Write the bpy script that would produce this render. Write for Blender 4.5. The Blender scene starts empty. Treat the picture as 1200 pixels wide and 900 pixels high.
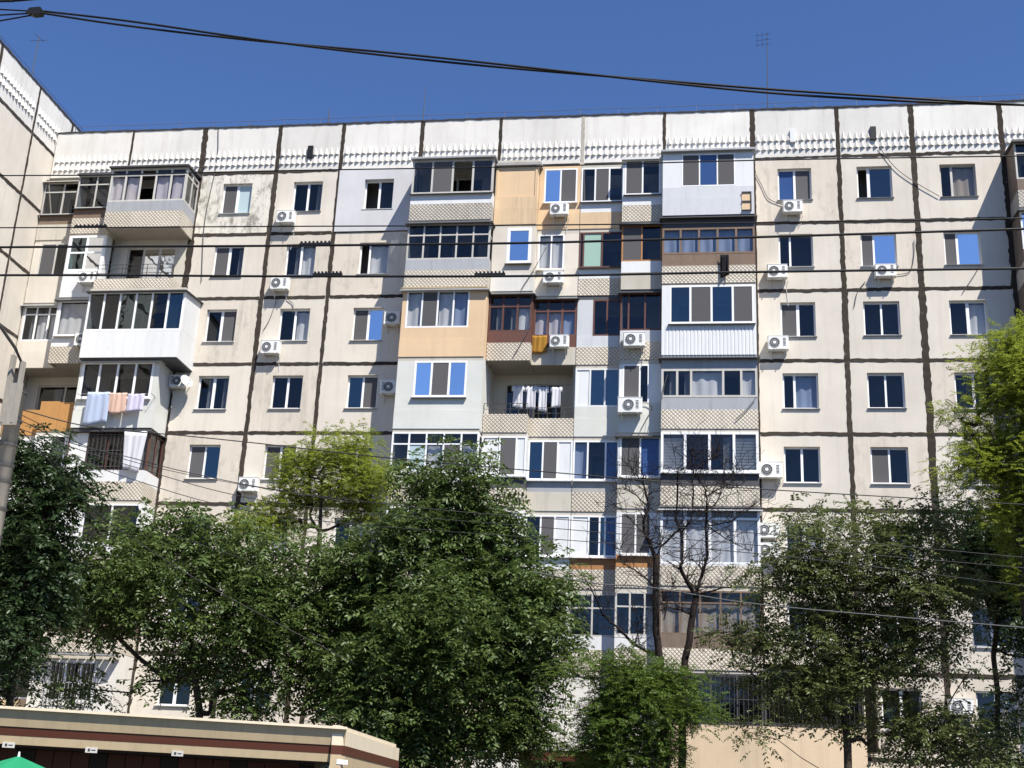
import bpy, math, random
import numpy as np
from mathutils import Vector, Matrix

# ------------------------------------------------------------------ camera, light, exposure
scene = bpy.context.scene
F_PX, YAW, PITCH, ROLL = 1514.08, math.radians(8.82), math.radians(18.93), math.radians(2.68)
CAM = Vector((0.0, -45.47, 1.6))
_fw = Vector((-math.sin(YAW) * math.cos(PITCH), math.cos(YAW) * math.cos(PITCH), math.sin(PITCH)))
_r0 = Vector((math.cos(YAW), math.sin(YAW), 0))
_u0 = _r0.cross(_fw)
_r = _r0 * math.cos(ROLL) + _u0 * math.sin(ROLL)
_u = -_r0 * math.sin(ROLL) + _u0 * math.cos(ROLL)
cd = bpy.data.cameras.new('camera')
cd.sensor_width = 36.0
cd.lens = 36.0 * F_PX / 1200.0
cd.clip_end = 3000
cam = bpy.data.objects.new('camera', cd)
scene.collection.objects.link(cam)
m3 = Matrix((_r, _u, -_fw)).transposed()
cam.matrix_world = Matrix.Translation(CAM) @ m3.to_4x4()
scene.camera = cam

SUN = Vector((0.92, -1.0, 1.96)).normalized()
world = bpy.data.worlds.new('World'); scene.world = world; world.use_nodes = True
wn = world.node_tree.nodes; wl = world.node_tree.links
sky = wn.new('ShaderNodeTexSky'); sky.sky_type = 'NISHITA'; sky.sun_disc = False
sky.sun_elevation = math.asin(SUN.z); sky.sun_rotation = math.atan2(SUN.x, SUN.y)
sky.altitude = 300; sky.air_density = 1.0; sky.dust_density = 0.4; sky.ozone_density = 4.5
wn['Background'].inputs['Strength'].default_value = 0.09
tint = wn.new('ShaderNodeMix'); tint.data_type = 'RGBA'; tint.blend_type = 'MULTIPLY'; tint.inputs[0].default_value = 1.0
tint.inputs[7].default_value = (.63, .76, 1.0, 1)      # deep summer blue, the same over the whole sky
wl.new(sky.outputs['Color'], tint.inputs[6]); wl.new(tint.outputs[2], wn['Background'].inputs['Color'])
sl = bpy.data.lights.new('sun', 'SUN'); sl.energy = 5.0; sl.angle = math.radians(0.53); sl.color = (1.0, 0.95, 0.87)
so = bpy.data.objects.new('sun', sl); scene.collection.objects.link(so)
so.rotation_euler = SUN.to_track_quat('Z', 'Y').to_euler(); so.location = (20, -30, 60)
scene.view_settings.view_transform = 'Standard'; scene.view_settings.look = 'None'
scene.view_settings.gamma = 1.0; scene.view_settings.exposure = 0.75
scene.render.engine = 'CYCLES'
scene.cycles.transparent_max_bounces = 16

# ------------------------------------------------------------------ helpers
rng = random.Random(7)
col = scene.collection
def ray(px, py): return _fw + _r * ((px - 600) / F_PX) - _u * ((py - 450) / F_PX)
def un(px, py, Y=0.0):
    d = ray(px, py); return CAM + d * ((Y - CAM.y) / d.y)
def unz(px, py, Z):
    d = ray(px, py); return CAM + d * ((Z - CAM.z) / d.z)
def unx(px, py, X):
    d = ray(px, py); return CAM + d * ((X - CAM.x) / d.x)

WLOC = {}
def _link(o, parent, loc):
    col.objects.link(o)
    o.location = loc
    WLOC[o.name] = Vector(loc)
    if parent is not None:
        o.parent = parent
        o.matrix_parent_inverse = Matrix.Translation(-WLOC[parent.name])
    return o
def empty(name, loc):
    o = bpy.data.objects.new(name, None); o.empty_display_size = 0.3
    return _link(o, None, loc)
def tag(o, label, cat, group=None):
    o['label'] = label; o['category'] = cat
    if group: o['group'] = group
    return o
class MB:
    def __init__(s): s.v = []; s.f = []; s.smooth = False
    def box(s, x0, x1, y0, y1, z0, z1):
        n = len(s.v)
        s.v += [(x0,y0,z0),(x1,y0,z0),(x1,y1,z0),(x0,y1,z0),(x0,y0,z1),(x1,y0,z1),(x1,y1,z1),(x0,y1,z1)]
        for f in ((0,3,2,1),(4,5,6,7),(0,1,5,4),(1,2,6,5),(2,3,7,6),(3,0,4,7)): s.f.append([n+i for i in f])
        return s
    def poly(s, pts):
        n = len(s.v); s.v += [tuple(p) for p in pts]; s.f.append(list(range(n, n+len(pts)))); return s
    def prism(s, pts, d):
        """extrude a planar polygon along the vector d"""
        n = len(s.v); k = len(pts); d = Vector(d)
        s.v += [tuple(p) for p in pts] + [tuple(Vector(p)+d) for p in pts]
        s.f.append([n+i for i in range(k)][::-1]); s.f.append([n+k+i for i in range(k)])
        for i in range(k): j = (i+1) % k; s.f.append([n+i, n+j, n+k+j, n+k+i])
        return s
    def tube(s, pts, r, n=6, cap=True):
        pts = [Vector(p) for p in pts]; k = len(pts); base = len(s.v)
        rs = r if isinstance(r, (list, tuple)) else [r]*k
        for i, p in enumerate(pts):
            t = (pts[min(i+1,k-1)] - pts[max(i-1,0)])
            if t.length < 1e-9: t = Vector((0,0,1))
            t.normalize()
            a = t.cross(Vector((0,0,1)) if abs(t.z) < .9 else Vector((1,0,0))).normalized(); b = t.cross(a)
            for j in range(n):
                an = 2*math.pi*j/n
                s.v.append(tuple(p + (a*math.cos(an) + b*math.sin(an))*rs[i]))
        for i in range(k-1):
            for j in range(n):
                q = (j+1) % n
                s.f.append([base+i*n+j, base+i*n+q, base+(i+1)*n+q, base+(i+1)*n+j])
        if cap:
            s.f.append([base+j for j in range(n)]); s.f.append([base+(k-1)*n+j for j in range(n)][::-1])
        return s
    def mesh(s, name, mat):
        me = bpy.data.meshes.new(name); me.from_pydata(s.v, [], s.f)
        if s.smooth: me.polygons.foreach_set('use_smooth', [True]*len(me.polygons))
        me.materials.append(M[mat] if isinstance(mat, str) else mat); me.update(); return me
    def build(s, name, mat, parent=None, loc=None):
        """vertices are world coordinates; the object's origin goes to loc (default: the vertices' base centre)"""
        a = np.array(s.v)
        if loc is None:
            mn, mx = a.min(0), a.max(0); loc = ((mn[0]+mx[0])/2, (mn[1]+mx[1])/2, mn[2])
        a = a - np.array(loc); s.v = [tuple(map(float, p)) for p in a]
        o = bpy.data.objects.new(name, s.mesh(name, mat)); return _link(o, parent, loc)
def box(name, mat, parent, *b): return MB().box(*b).build(name, mat, parent)
_cache = {}
def shared(key, fn, name, mat, parent, loc):
    if key not in _cache: _cache[key] = fn().mesh(name, mat)
    return _link(bpy.data.objects.new(name, _cache[key]), parent, loc)

# ------------------------------------------------------------------ materials
M = {}
class NT:
    def __init__(s, name):
        m = bpy.data.materials.new(name); m.use_nodes = True; M[name] = m
        s.t = m.node_tree; s.n = s.t.nodes; s.l = s.t.links; s.b = s.n['Principled BSDF']; s.out = s.n['Material Output']
    def new(s, ty, **kw):
        n = s.n.new(ty)
        for k, v in kw.items():
            if hasattr(n, k): setattr(n, k, v)
            else: n.inputs[k].default_value = v
        return n
    def math(s, op, a, b=None, c=None):
        n = s.n.new('ShaderNodeMath'); n.operation = op
        for i, x in enumerate((a, b, c)):
            if x is None: continue
            if isinstance(x, (int, float)): n.inputs[i].default_value = x
            else: s.l.new(x, n.inputs[i])
        return n.outputs[0]
    def mix(s, fac, a, b, mode='MIX'):
        n = s.n.new('ShaderNodeMix'); n.data_type = 'RGBA'; n.blend_type = mode
        for i, x in ((0, fac), (6, a), (7, b)):
            if isinstance(x, (int, float)): n.inputs[i].default_value = x
            elif isinstance(x, tuple): n.inputs[i].default_value = (*x, 1)
            else: s.l.new(x, n.inputs[i])
        return n.outputs[2]
    def ramp(s, fac, p0, p1):
        n = s.n.new('ShaderNodeMapRange'); n.inputs[1].default_value = p0; n.inputs[2].default_value = p1
        s.l.new(fac, n.inputs[0]); return n.outputs[0]
    def pos(s, sx=1, sy=1, sz=1):
        g = s.n.new('ShaderNodeNewGeometry'); mp = s.n.new('ShaderNodeMapping')
        mp.inputs['Scale'].default_value = (sx, sy, sz); s.l.new(g.outputs['Position'], mp.inputs['Vector']); return mp.outputs[0]
    def noise(s, vec, scale, detail=4, rough=.6):
        n = s.n.new('ShaderNodeTexNoise'); n.inputs['Scale'].default_value = scale; n.inputs['Detail'].default_value = detail
        n.inputs['Roughness'].default_value = rough; s.l.new(vec, n.inputs['Vector']); return n.outputs['Fac']
    def rand(s): return s.n.new('ShaderNodeObjectInfo').outputs['Random']
    def bump(s, h, strength=.4, dist=.02):
        n = s.n.new('ShaderNodeBump'); n.inputs['Strength'].default_value = strength; n.inputs['Distance'].default_value = dist
        s.l.new(h, n.inputs['Height']); s.l.new(n.outputs[0], s.b.inputs['Normal'])
    def colr(s, c): s.l.new(c, s.b.inputs['Base Color'])
    def rough(s, r, spec=.3): s.b.inputs['Roughness'].default_value = r; s.b.inputs['Specular IOR Level'].default_value = spec

def masonry(name, c, dirt=(.22,.19,.15), amt=.35, stain=0.0, vary=.10):
    """painted / rendered concrete: broad tone drift, vertical weather streaks, fine grain"""
    t = NT(name); p = t.pos()
    big = t.ramp(t.noise(p, .55, 5), .35, .7)
    streak = t.ramp(t.noise(t.pos(3.2, 3.2, .22), 1.0, 6, .7), .5, .78)
    fine = t.noise(p, 9, 6, .75)
    k = tuple(x*.86 for x in c)
    cc = t.mix(big, c, k)
    cc = t.mix(t.math('MULTIPLY', streak, amt), cc, dirt)
    spots = t.ramp(t.noise(p, 2.3, 8, .8), .60, .72)
    cc = t.mix(t.math('MULTIPLY', spots, amt*.6), cc, dirt)
    if stain:
        st = t.ramp(t.noise(t.pos(1.6, 1.6, .9), 1.3, 9, .78), .53-.05*stain, .60)
        cc = t.mix(t.math('MULTIPLY', st, .8*stain), cc, (.07,.06,.05))
    v = t.math('ADD', t.math('MULTIPLY', t.rand(), vary), 1-vary/2)
    hs = t.n.new('ShaderNodeHueSaturation'); t.l.new(v, hs.inputs['Value']); t.l.new(cc, hs.inputs['Color'])
    t.colr(t.mix(t.math('MULTIPLY', fine, .16), hs.outputs[0], tuple(x*.55 for x in c)))
    t.rough(.88, .2); t.bump(fine, .35, .012)
    return t
def plain(name, c, rough=.6, vary=.08, spec=.3, grain=.12, scale=14, dirt=0.0):
    t = NT(name); p = t.pos(); n = t.noise(p, scale, 5, .7)
    cc = t.mix(t.math('MULTIPLY', n, grain*2), c, tuple(x*.5 for x in c))
    if dirt:
        d = t.ramp(t.noise(t.pos(4, 4, .6), 1.2, 7, .75), .48, .72)
        cc = t.mix(t.math('MULTIPLY', d, dirt), cc, (.10,.085,.07))
    v = t.math('ADD', t.math('MULTIPLY', t.rand(), vary), 1-vary/2)
    hs = t.n.new('ShaderNodeHueSaturation'); t.l.new(v, hs.inputs['Value']); t.l.new(cc, hs.inputs['Color'])
    t.colr(hs.outputs[0]); t.rough(rough, spec); t.bump(n, .12, .006)
    return t
masonry('wall_cream', (.665,.61,.525), amt=.24)
masonry('wall_cream_worn', (.64,.575,.485), amt=.42, stain=.22)
masonry('wall_white', (.70,.675,.625), amt=.34, vary=.14)
masonry('wall_grey', (.57,.565,.575), amt=.12)
masonry('wall_stained', (.70,.66,.57), amt=.6, stain=.85)
masonry('wall_lower', (.66,.59,.47), amt=.3)
masonry('concrete', (.56,.52,.44), amt=.45)
masonry('concrete_grey', (.40,.39,.37), amt=.45)
masonry('render_peach', (.70,.51,.32), amt=.18, vary=.05)
masonry('render_peach_stained', (.66,.49,.31), amt=.6, vary=.05)
masonry('render_mint', (.64,.645,.60), amt=.10, vary=.05)
masonry('plinth_beige', (.68,.54,.38), amt=.35)
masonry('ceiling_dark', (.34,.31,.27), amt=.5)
t = plain('mastic', (.062,.050,.040), .95, .25, .1, .35, 7)
src = t.b.inputs['Base Color'].links[0].from_socket
t.colr(t.mix(t.math('MULTIPLY', t.ramp(t.noise(t.pos(1.2,1.2,1.6), 4.0, 8, .8), .60, .68), .75), src, (.34,.31,.26)))
plain('mastic_pale', (.42,.39,.33), .95, .2, .1, .3, 7)
plain('pvc_white', (.80,.80,.79), .35, .04, .4, .04)
plain('panel_white', (.68,.685,.68), .45, .06, .35, .05, 6, .12)
plain('panel_grey', (.54,.55,.56), .5, .05, .35, .06, 6, .15)
plain('paint_old', (.56,.54,.50), .7, .12, .2, .25, 18, .35)
plain('wood_brown', (.13,.055,.040), .55, .2, .3, .3, 16, .2)
plain('wood_orange', (.42,.20,.075), .6, .12, .3, .2, 10, .2)
plain('wood_weathered', (.24,.17,.125), .85, .15, .15, .4, 9, .5)
plain('plywood', (.46,.24,.085), .7, .06, .2, .16, 5, .15)
plain('sheet_grey', (.36,.37,.385), .5, .1, .4, .1, 5, .25)
plain('sheet_dark', (.075,.075,.08), .6, .2, .3, .2, 6, .2)
plain('sheet_brown', (.20,.15,.115), .7, .15, .2, .25, 8, .45)
plain('iron', (.055,.052,.05), .6, .2, .4, .1)
plain('iron_white', (.60,.60,.58), .5, .1, .4, .1)
plain('rail_blue', (.10,.12,.20), .6, .1, .3, .1)
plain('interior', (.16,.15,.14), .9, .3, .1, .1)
plain('screen', (.10,.097,.10), .85, .2, .15, .03)
plain('green_board', (.30,.45,.37), .5, .05, .4, .05)
plain('frost', (.42,.52,.54), .25, .1, .5, .03)
plain('panel_blue', (.035,.075,.20), .15, .1, .5, .04)
plain('ac_white', (.74,.74,.71), .45, .1, .4, .05)
plain('ac_well', (.11,.11,.11), .7, .3, .3, .1)
plain('ac_dark', (.045,.045,.048), .6, .2, .3, .1)
plain('cable_black', (.012,.012,.013), .5, .1, .3, .1)
plain('cable_grey', (.10,.10,.10), .6, .1, .3, .1)
plain('kiosk_cream', (.46,.36,.22), .6, .03, .3, .1, 4, .25)
plain('kiosk_trim', (.66,.57,.42), .6, .03, .3, .08, 4, .15)
plain('kiosk_brown', (.085,.026,.014), .5, .05, .3, .12)
plain('kiosk_dark', (.035,.03,.028), .7, .2, .2, .1)
plain('pole_concrete', (.36,.33,.28), .9, .1, .1, .3, 6, .4)
plain('roof_tar', (.06,.058,.06), .9, .1, .1, .2)
plain('maroon', (.13,.02,.025), .5, .05, .3, .05)
plain('asphalt', (.05,.05,.05), .95, .0, .1, .25, 3)
plain('soil', (.055,.05,.04), .95, .0, .1, .3, 1)
plain('pavement', (.12,.117,.11), .9, .0, .1, .2, 2)
plain('road_paint', (.75,.75,.72), .7)

def diamond(name, c, dirt, amt):
    """cast concrete balcony panel with a fine diagonal grid of grooves"""
    t = masonry(name, c, amt=amt)
    src = t.b.inputs['Base Color'].links[0].from_socket
    g = t.n.new('ShaderNodeNewGeometry'); sp = t.n.new('ShaderNodeSeparateXYZ'); t.l.new(g.outputs['Position'], sp.inputs[0])
    h = t.math('ADD', sp.outputs[0], sp.outputs[1])
    u = t.math('ADD', h, sp.outputs[2]); v = t.math('SUBTRACT', h, sp.outputs[2])
    per = .074
    a = t.math('PINGPONG', u, per); b = t.math('PINGPONG', v, per)
    mn = t.math('MINIMUM', a, b)
    line = t.math('SUBTRACT', 1.0, t.ramp(mn, .004, .024))
    wob = t.ramp(t.noise(t.pos(), 1.1, 4), .3, .68)
    t.colr(t.mix(t.math('MULTIPLY', line, t.math('ADD', t.math('MULTIPLY', wob, .5), .45)), src, dirt))
    t.bump(t.ramp(mn, .0, .035), .7, .02)
diamond('diamond', (.66,.60,.50), (.20,.16,.115), .30)
diamond('diamond_dirty', (.55,.51,.44), (.11,.09,.07), .55)

def glass(name, tint, refl, gloss=(1,1,1), rough=.02):
    t = NT(name); t.n.remove(t.b)
    tr = t.new('ShaderNodeBsdfTransparent'); tr.inputs[0].default_value = (*tint, 1)
    gl = t.new('ShaderNodeBsdfGlossy'); gl.inputs['Color'].default_value = (*gloss, 1); gl.inputs['Roughness'].default_value = rough
    lw = t.new('ShaderNodeLayerWeight'); lw.inputs[0].default_value = .5
    fr5 = t.math('ADD', .03, t.math('MULTIPLY', t.math('POWER', lw.outputs['Facing'], 5.0), .9))
    w = t.noise(t.pos(), 1.3, 2)
    bp = t.n.new('ShaderNodeBump'); bp.inputs['Strength'].default_value = .10; bp.inputs['Distance'].default_value = .05
    t.l.new(w, bp.inputs['Height']); t.l.new(bp.outputs[0], gl.inputs['Normal'])
    f = t.math('ADD', fr5, t.math('ADD', refl, t.math('MULTIPLY', t.rand(), refl*.5)))
    mx = t.new('ShaderNodeMixShader'); t.l.new(f, mx.inputs[0]); t.l.new(tr.outputs[0], mx.inputs[1]); t.l.new(gl.outputs[0], mx.inputs[2])
    t.l.new(mx.outputs[0], t.out.inputs['Surface'])
glass('glass_clear', (.66,.68,.70), .004)
glass('glass_curtain', (.93,.94,.95), .004)
glass('glass_blue', (.30,.45,.65), .62, (.95,.98,1.0))
glass('glass_teal', (.55,.65,.66), .06, (.85,.95,1))

def cloth(name, c, trans=.35, fold=True):
    t = NT(name)
    n = t.noise(t.pos(), 22, 3)
    cc = t.mix(t.math('MULTIPLY', n, .2), c, tuple(x*.7 for x in c)); t.colr(cc); t.rough(.9, .1)
    tl = t.new('ShaderNodeBsdfTranslucent'); t.l.new(cc, tl.inputs[0])
    mx = t.new('ShaderNodeMixShader'); mx.inputs[0].default_value = trans
    t.l.new(t.b.outputs[0], mx.inputs[1]); t.l.new(tl.outputs[0], mx.inputs[2]); t.l.new(mx.outputs[0], t.out.inputs['Surface'])
cloth('curtain_white', (.80,.79,.78)); cloth('curtain_lilac', (.76,.68,.70)); cloth('curtain_tan', (.50,.42,.33)); cloth('curtain_blue', (.35,.42,.58))
cloth('cloth_white', (.80,.80,.84)); cloth('cloth_blue', (.56,.64,.80)); cloth('cloth_pink', (.80,.58,.47)); cloth('cloth_lilac', (.74,.70,.84))
cloth('cloth_mustard', (.46,.25,.05)); cloth('cloth_black', (.015,.014,.017), .05); cloth('cloth_green', (.03,.30,.14), .25)

def leafmat(name, c0, c1, trans, spec=.4, rough=.45):
    t = NT(name)
    g = t.n.new('ShaderNodeNewGeometry'); r = g.outputs['Random Per Island']
    big = t.ramp(t.noise(t.pos(), .9, 3), .35, .68)
    f = t.math('ADD', t.math('MULTIPLY', r, .55), t.math('MULTIPLY', big, .45))
    cc = t.mix(f, c0, c1); t.colr(cc); t.rough(rough, spec)
    tl = t.new('ShaderNodeBsdfTranslucent'); t.l.new(t.mix(.5, cc, tuple(x*1.5 for x in c1)), tl.inputs[0])
    mx = t.new('ShaderNodeMixShader'); mx.inputs[0].default_value = trans
    t.l.new(t.b.outputs[0], mx.inputs[1]); t.l.new(tl.outputs[0], mx.inputs[2]); t.l.new(mx.outputs[0], t.out.inputs['Surface'])
leafmat('leaf_walnut', (.042,.072,.018), (.115,.165,.042), .30)
leafmat('leaf_olive', (.052,.072,.020), (.135,.160,.050), .30)
leafmat('leaf_dark', (.020,.040,.014), (.050,.085,.028), .22)
leafmat('leaf_locust', (.125,.165,.020), (.280,.325,.045), .44, .25)
leafmat('leaf_locust_deep', (.050,.088,.016), (.115,.170,.030), .36, .25)
def bark(name, c):
    t = NT(name); n = t.noise(t.pos(6, 6, 1.4), 3, 7, .75)
    t.colr(t.mix(n, tuple(x*.5 for x in c), c)); t.rough(.95, .1); t.bump(n, .8, .04)
bark('bark', (.085,.065,.048)); bark('bark_dead', (.036,.028,.025))

# ------------------------------------------------------------------ grid of the facade
G0, S = 4.24, 2.8
def H(k): return G0 + S*k            # joint level k; storey s lies between H(s-2) and H(s-1)
ZP = 28.82                            # parapet top
XC = -27.23                           # inner corner with the wing
BAYS = [-27.2, -23.75, -20.54, -17.27, -14.57, -11.24, -8.0, -4.65, -1.42, 2.01, 5.27, 8.05, 11.34, 14.7, 18.0]

# ------------------------------------------------------------------ setting
def sheet(name, mat, x0, x1, y0, y1, z, th=0):
    m = MB()
    if th: m.box(x0, x1, y0, y1, z-th, z)
    else: m.poly([(x0,y0,z),(x1,y0,z),(x1,y1,z),(x0,y1,z)])
    o = m.build(name, mat); o['kind'] = 'structure'; return o
sheet('ground', 'soil', -900, 900, -900, 900, 0.0)
sheet('road', 'asphalt', -300, 300, -42.5, -31.5, 0.006)
sheet('pavement', 'pavement', -300, 300, -31.49, -16.0, 0.13, .15)
sheet('pavement', 'pavement', -300, 300, -50.0, -42.51, 0.13, .15)
for i in range(24): sheet('road_marking', 'road_paint', -60+i*5, -57.5+i*5, -37.07, -36.93, 0.011)

# ------------------------------------------------------------------ apartment building
B = empty('apartment_building', (-6, 5, 0))
tag(B, 'nine storey cream panel apartment block with black sealed joints and mismatched glazed balconies', 'building')

def frame_mesh(w, h, n, t, tr, widths, dep=.06, mid=None):
    m = MB(); x0, x1 = -w/2, w/2; mid = mid or t
    m.box(x0, x1, 0, dep, 0, t); m.box(x0, x1, 0, dep, h-t, h)
    m.box(x0, x0+t, 0, dep, t, h-t); m.box(x1-t, x1, 0, dep, t, h-t)
    ws = widths or [1]*n; tot = sum(ws); acc = 0
    for k in range(n-1):
        acc += ws[k]; x = x0 + w*acc/tot
        m.box(x-mid/2, x+mid/2, .001, dep-.001, t, h-t)
    if tr:
        z = h*tr; xs = [x0+t] + [x0+w*sum(ws[:k+1])/tot for k in range(n-1)] + [x1-t]
        for k in range(n):
            a = xs[k] + (mid/2 if k else 0); b = xs[k+1] - (mid/2 if k < n-1 else 0)
            m.box(a, b, .002, dep-.002, z-t*.45, z+t*.45)
    return m
def wave_mesh(w, h, amp=.025, n=18, seed=0, flare=0):
    m = MB(); r = random.Random(seed); ph = r.random()*6; fr = r.uniform(14, 20)
    for j in range(4):
        for i in range(n+1):
            u = i/n; z = h*j/3
            m.v.append(((u-.5)*w*(1-.12*flare*(j/3)), amp*math.sin(ph+u*w*fr)*(1.2-.4*j/3) + amp*.6*math.sin(u*w*7+j), z))
    for j in range(3):
        for i in range(n): a = j*(n+1)+i; m.f.append([a, a+1, a+n+2, a+n+1])
    m.smooth = True; return m
GL = {'g':'glass_clear', 'c':'glass_curtain', 'v':'glass_curtain', 'k':'glass_curtain', 'w':'glass_curtain', 'b':'glass_blue', 't':'glass_teal', 'm':'screen',
      's':'panel_white', 'f':'frost', 'n':'green_board', 'u':'panel_blue', 'l':'glass_curtain', 'h':'glass_clear', 'p':'render_peach', 'q':'wall_white', 'y':'wall_lower', 'z':'wall_grey'}
CU = {'c':'curtain_white', 'v':'curtain_lilac', 'k':'curtain_tan', 'w':'curtain_blue', 'h':'curtain_white'}
def panes(parent, P0, ex, ey, w, h, kinds, t, tr, widths, thick=.03):
    """panes of a glazing; P0 = lower centre, ex along, ey inwards (vectors)"""
    n = len(kinds); ws = widths or [1]*n; tot = sum(ws); acc = 0
    ang = math.atan2(ex.y, ex.x)
    for k, kind in enumerate(kinds):
        pw = w*ws[k]/tot; cx = -w/2 + w*acc/tot + pw/2; acc += ws[k]
        if kind == 'o': continue
        iw = pw - t*1.05
        parts = [(t, h-t)] if not tr else [(t, h*tr - t*.45), (h*tr + t*.45, h-t)]
        for q, (z0, z1) in enumerate(parts):
            kd = kind if q == 0 or kind in 'bu' else ('g' if kind != 't' else 't')
            off = .012 if kd == 'm' else .028
            loc = P0 + ex*cx + ey*off + Vector((0,0,z0))
            ih = z1-z0
            o = shared(('p', GL[kd], round(iw,2), round(ih,2)), lambda: MB().box(-round(iw,2)/2-.005, round(iw,2)/2+.005, 0, .008, 0, ih), 'pane', GL[kd], parent, loc)
            o.rotation_euler.z = ang
            if q == 0 and kd in CU:
                cw = iw if kd != 'h' else iw*.45; dx = 0 if kd != 'h' else iw*.25
                o = shared(('c', CU[kd], round(cw,1), round(ih,1), rng.randrange(4)), lambda: wave_mesh(cw, ih*.99, .022, 14, rng.random()), 'curtain', CU[kd], parent, P0 + ex*(cx+dx) + ey*.16 + Vector((0,0,z0)))
                o.rotation_euler.z = ang
            if q == 0 and kd == 'l':
                def blinds():
                    m = MB(); ns = int(ih/.11)
                    for i in range(ns): m.poly([(-iw/2, .05, i*.11), (iw/2, .05, i*.11), (iw/2, .0, i*.11+.075), (-iw/2, .0, i*.11+.075)])
                    return m
                o = shared(('bl', round(iw,2), round(ih,2)), blinds, 'blind', 'curtain_white', parent, P0 + ex*cx + ey*.10 + Vector((0,0,z0)))
                o.rotation_euler.z = ang

def window(x0, x1, z0, z1, y, kinds, fr='pvc_white', widths=None, sill='sheet_grey', tr=None, parent=B, depth=.9, t=.055, mid=.085):
    w, h = x1-x0, z1-z0; n = len(kinds); cx = (x0+x1)/2
    key = ('w', round(w,2), round(h,2), n, fr, tuple(widths or ()), tr, t)
    o = shared(key, lambda: frame_mesh(w-.004, h-.004, n, t, tr, widths, .07, mid), 'window', fr, parent, (cx, y, z0+.002))
    panes(o, Vector((cx, y, z0)), Vector((1,0,0)), Vector((0,1,0)), w, h, kinds, t, tr, widths)
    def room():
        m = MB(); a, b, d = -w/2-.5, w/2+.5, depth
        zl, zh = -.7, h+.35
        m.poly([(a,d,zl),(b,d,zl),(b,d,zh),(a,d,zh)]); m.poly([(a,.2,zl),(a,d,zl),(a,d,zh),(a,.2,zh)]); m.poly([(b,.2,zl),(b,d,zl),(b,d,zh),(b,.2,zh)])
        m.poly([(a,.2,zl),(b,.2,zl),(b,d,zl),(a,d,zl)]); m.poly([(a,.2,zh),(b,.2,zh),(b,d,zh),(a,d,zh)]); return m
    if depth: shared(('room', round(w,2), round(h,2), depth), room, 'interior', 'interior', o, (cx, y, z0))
    if sill:
        def sl():
            m = MB(); a = w/2+.04
            m.prism([(-a, -.20, -.03), (-a, .0, .004), (-a, .0, -.012), (-a, -.19, -.055)], (2*a, 0, 0)); return m
        shared(('sill', round(w,2), sill), sl, 'sill', sill, o, (cx, y, z0))
    return o

def wall_panel(x0, x1, z0, z1, mat, hole=None, y=0.0, th=.28, name='wall_panel'):
    g = .02; x0 += g; x1 -= g; z0 += g; z1 -= g
    m = MB()
    if not hole: m.box(x0, x1, y, y+th, z0, z1)
    else:
        a, b, c, d = hole
        o1 = [(x0,z0),(x1,z0),(x1,z1),(x0,z1)]; i1 = [(a,c),(b,c),(b,d),(a,d)]
        n = len(m.v)
        for yy in (y, y+th):
            m.v += [(p[0], yy, p[1]) for p in o1] + [(p[0], yy, p[1]) for p in i1]
        for k in range(4):
            j = (k+1) % 4
            m.f.append([n+k, n+j, n+4+j, n+4+k]); m.f.append([n+8+j, n+8+k, n+12+k, n+12+j])
            m.f.append([n+j, n+k, n+8+k, n+8+j]); m.f.append([n+4+k, n+4+j, n+12+j, n+12+k])
    return m.build(name, mat, B)

def ribbon(p0, p1, w, name='joint', mat='mastic', parent=B, nrm=(0,-1,0), lift=.012, seed=None, jit=.22):
    """uneven strip of sealing mastic smeared over a panel joint"""
    r = random.Random(seed if seed is not None else rng.random()); p0 = Vector(p0); p1 = Vector(p1); d = p1-p0; L = d.length; d.normalize()
    nr = Vector(nrm); s = d.cross(nr).normalized(); n = max(4, int(L/.14)); m = MB()
    drift = 0
    for i in range(n+1):
        p = p0 + d*(L*i/n); drift = drift*.75 + r.uniform(-.006, .006)
        a = w/2*(1+r.uniform(-jit, jit)); b = w/2*(1+r.uniform(-jit, jit)); c = s*drift
        lf = lift*r.uniform(.6, 1.5)
        m.v += [tuple(p + c - s*a), tuple(p + c - s*a*.85 + nr*lf), tuple(p + c + s*b*.85 + nr*lf), tuple(p + c + s*b)]
    for i in range(n):
        for k in range(3): q = i*4+k; m.f.append([q, q+1, q+5, q+4])
    for v in range(len(m.v)):
        if v % 4 in (0, 3): m.v[v] = tuple(Vector(m.v[v]) - nr*.018)
    return m.build(name, mat, parent)

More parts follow.
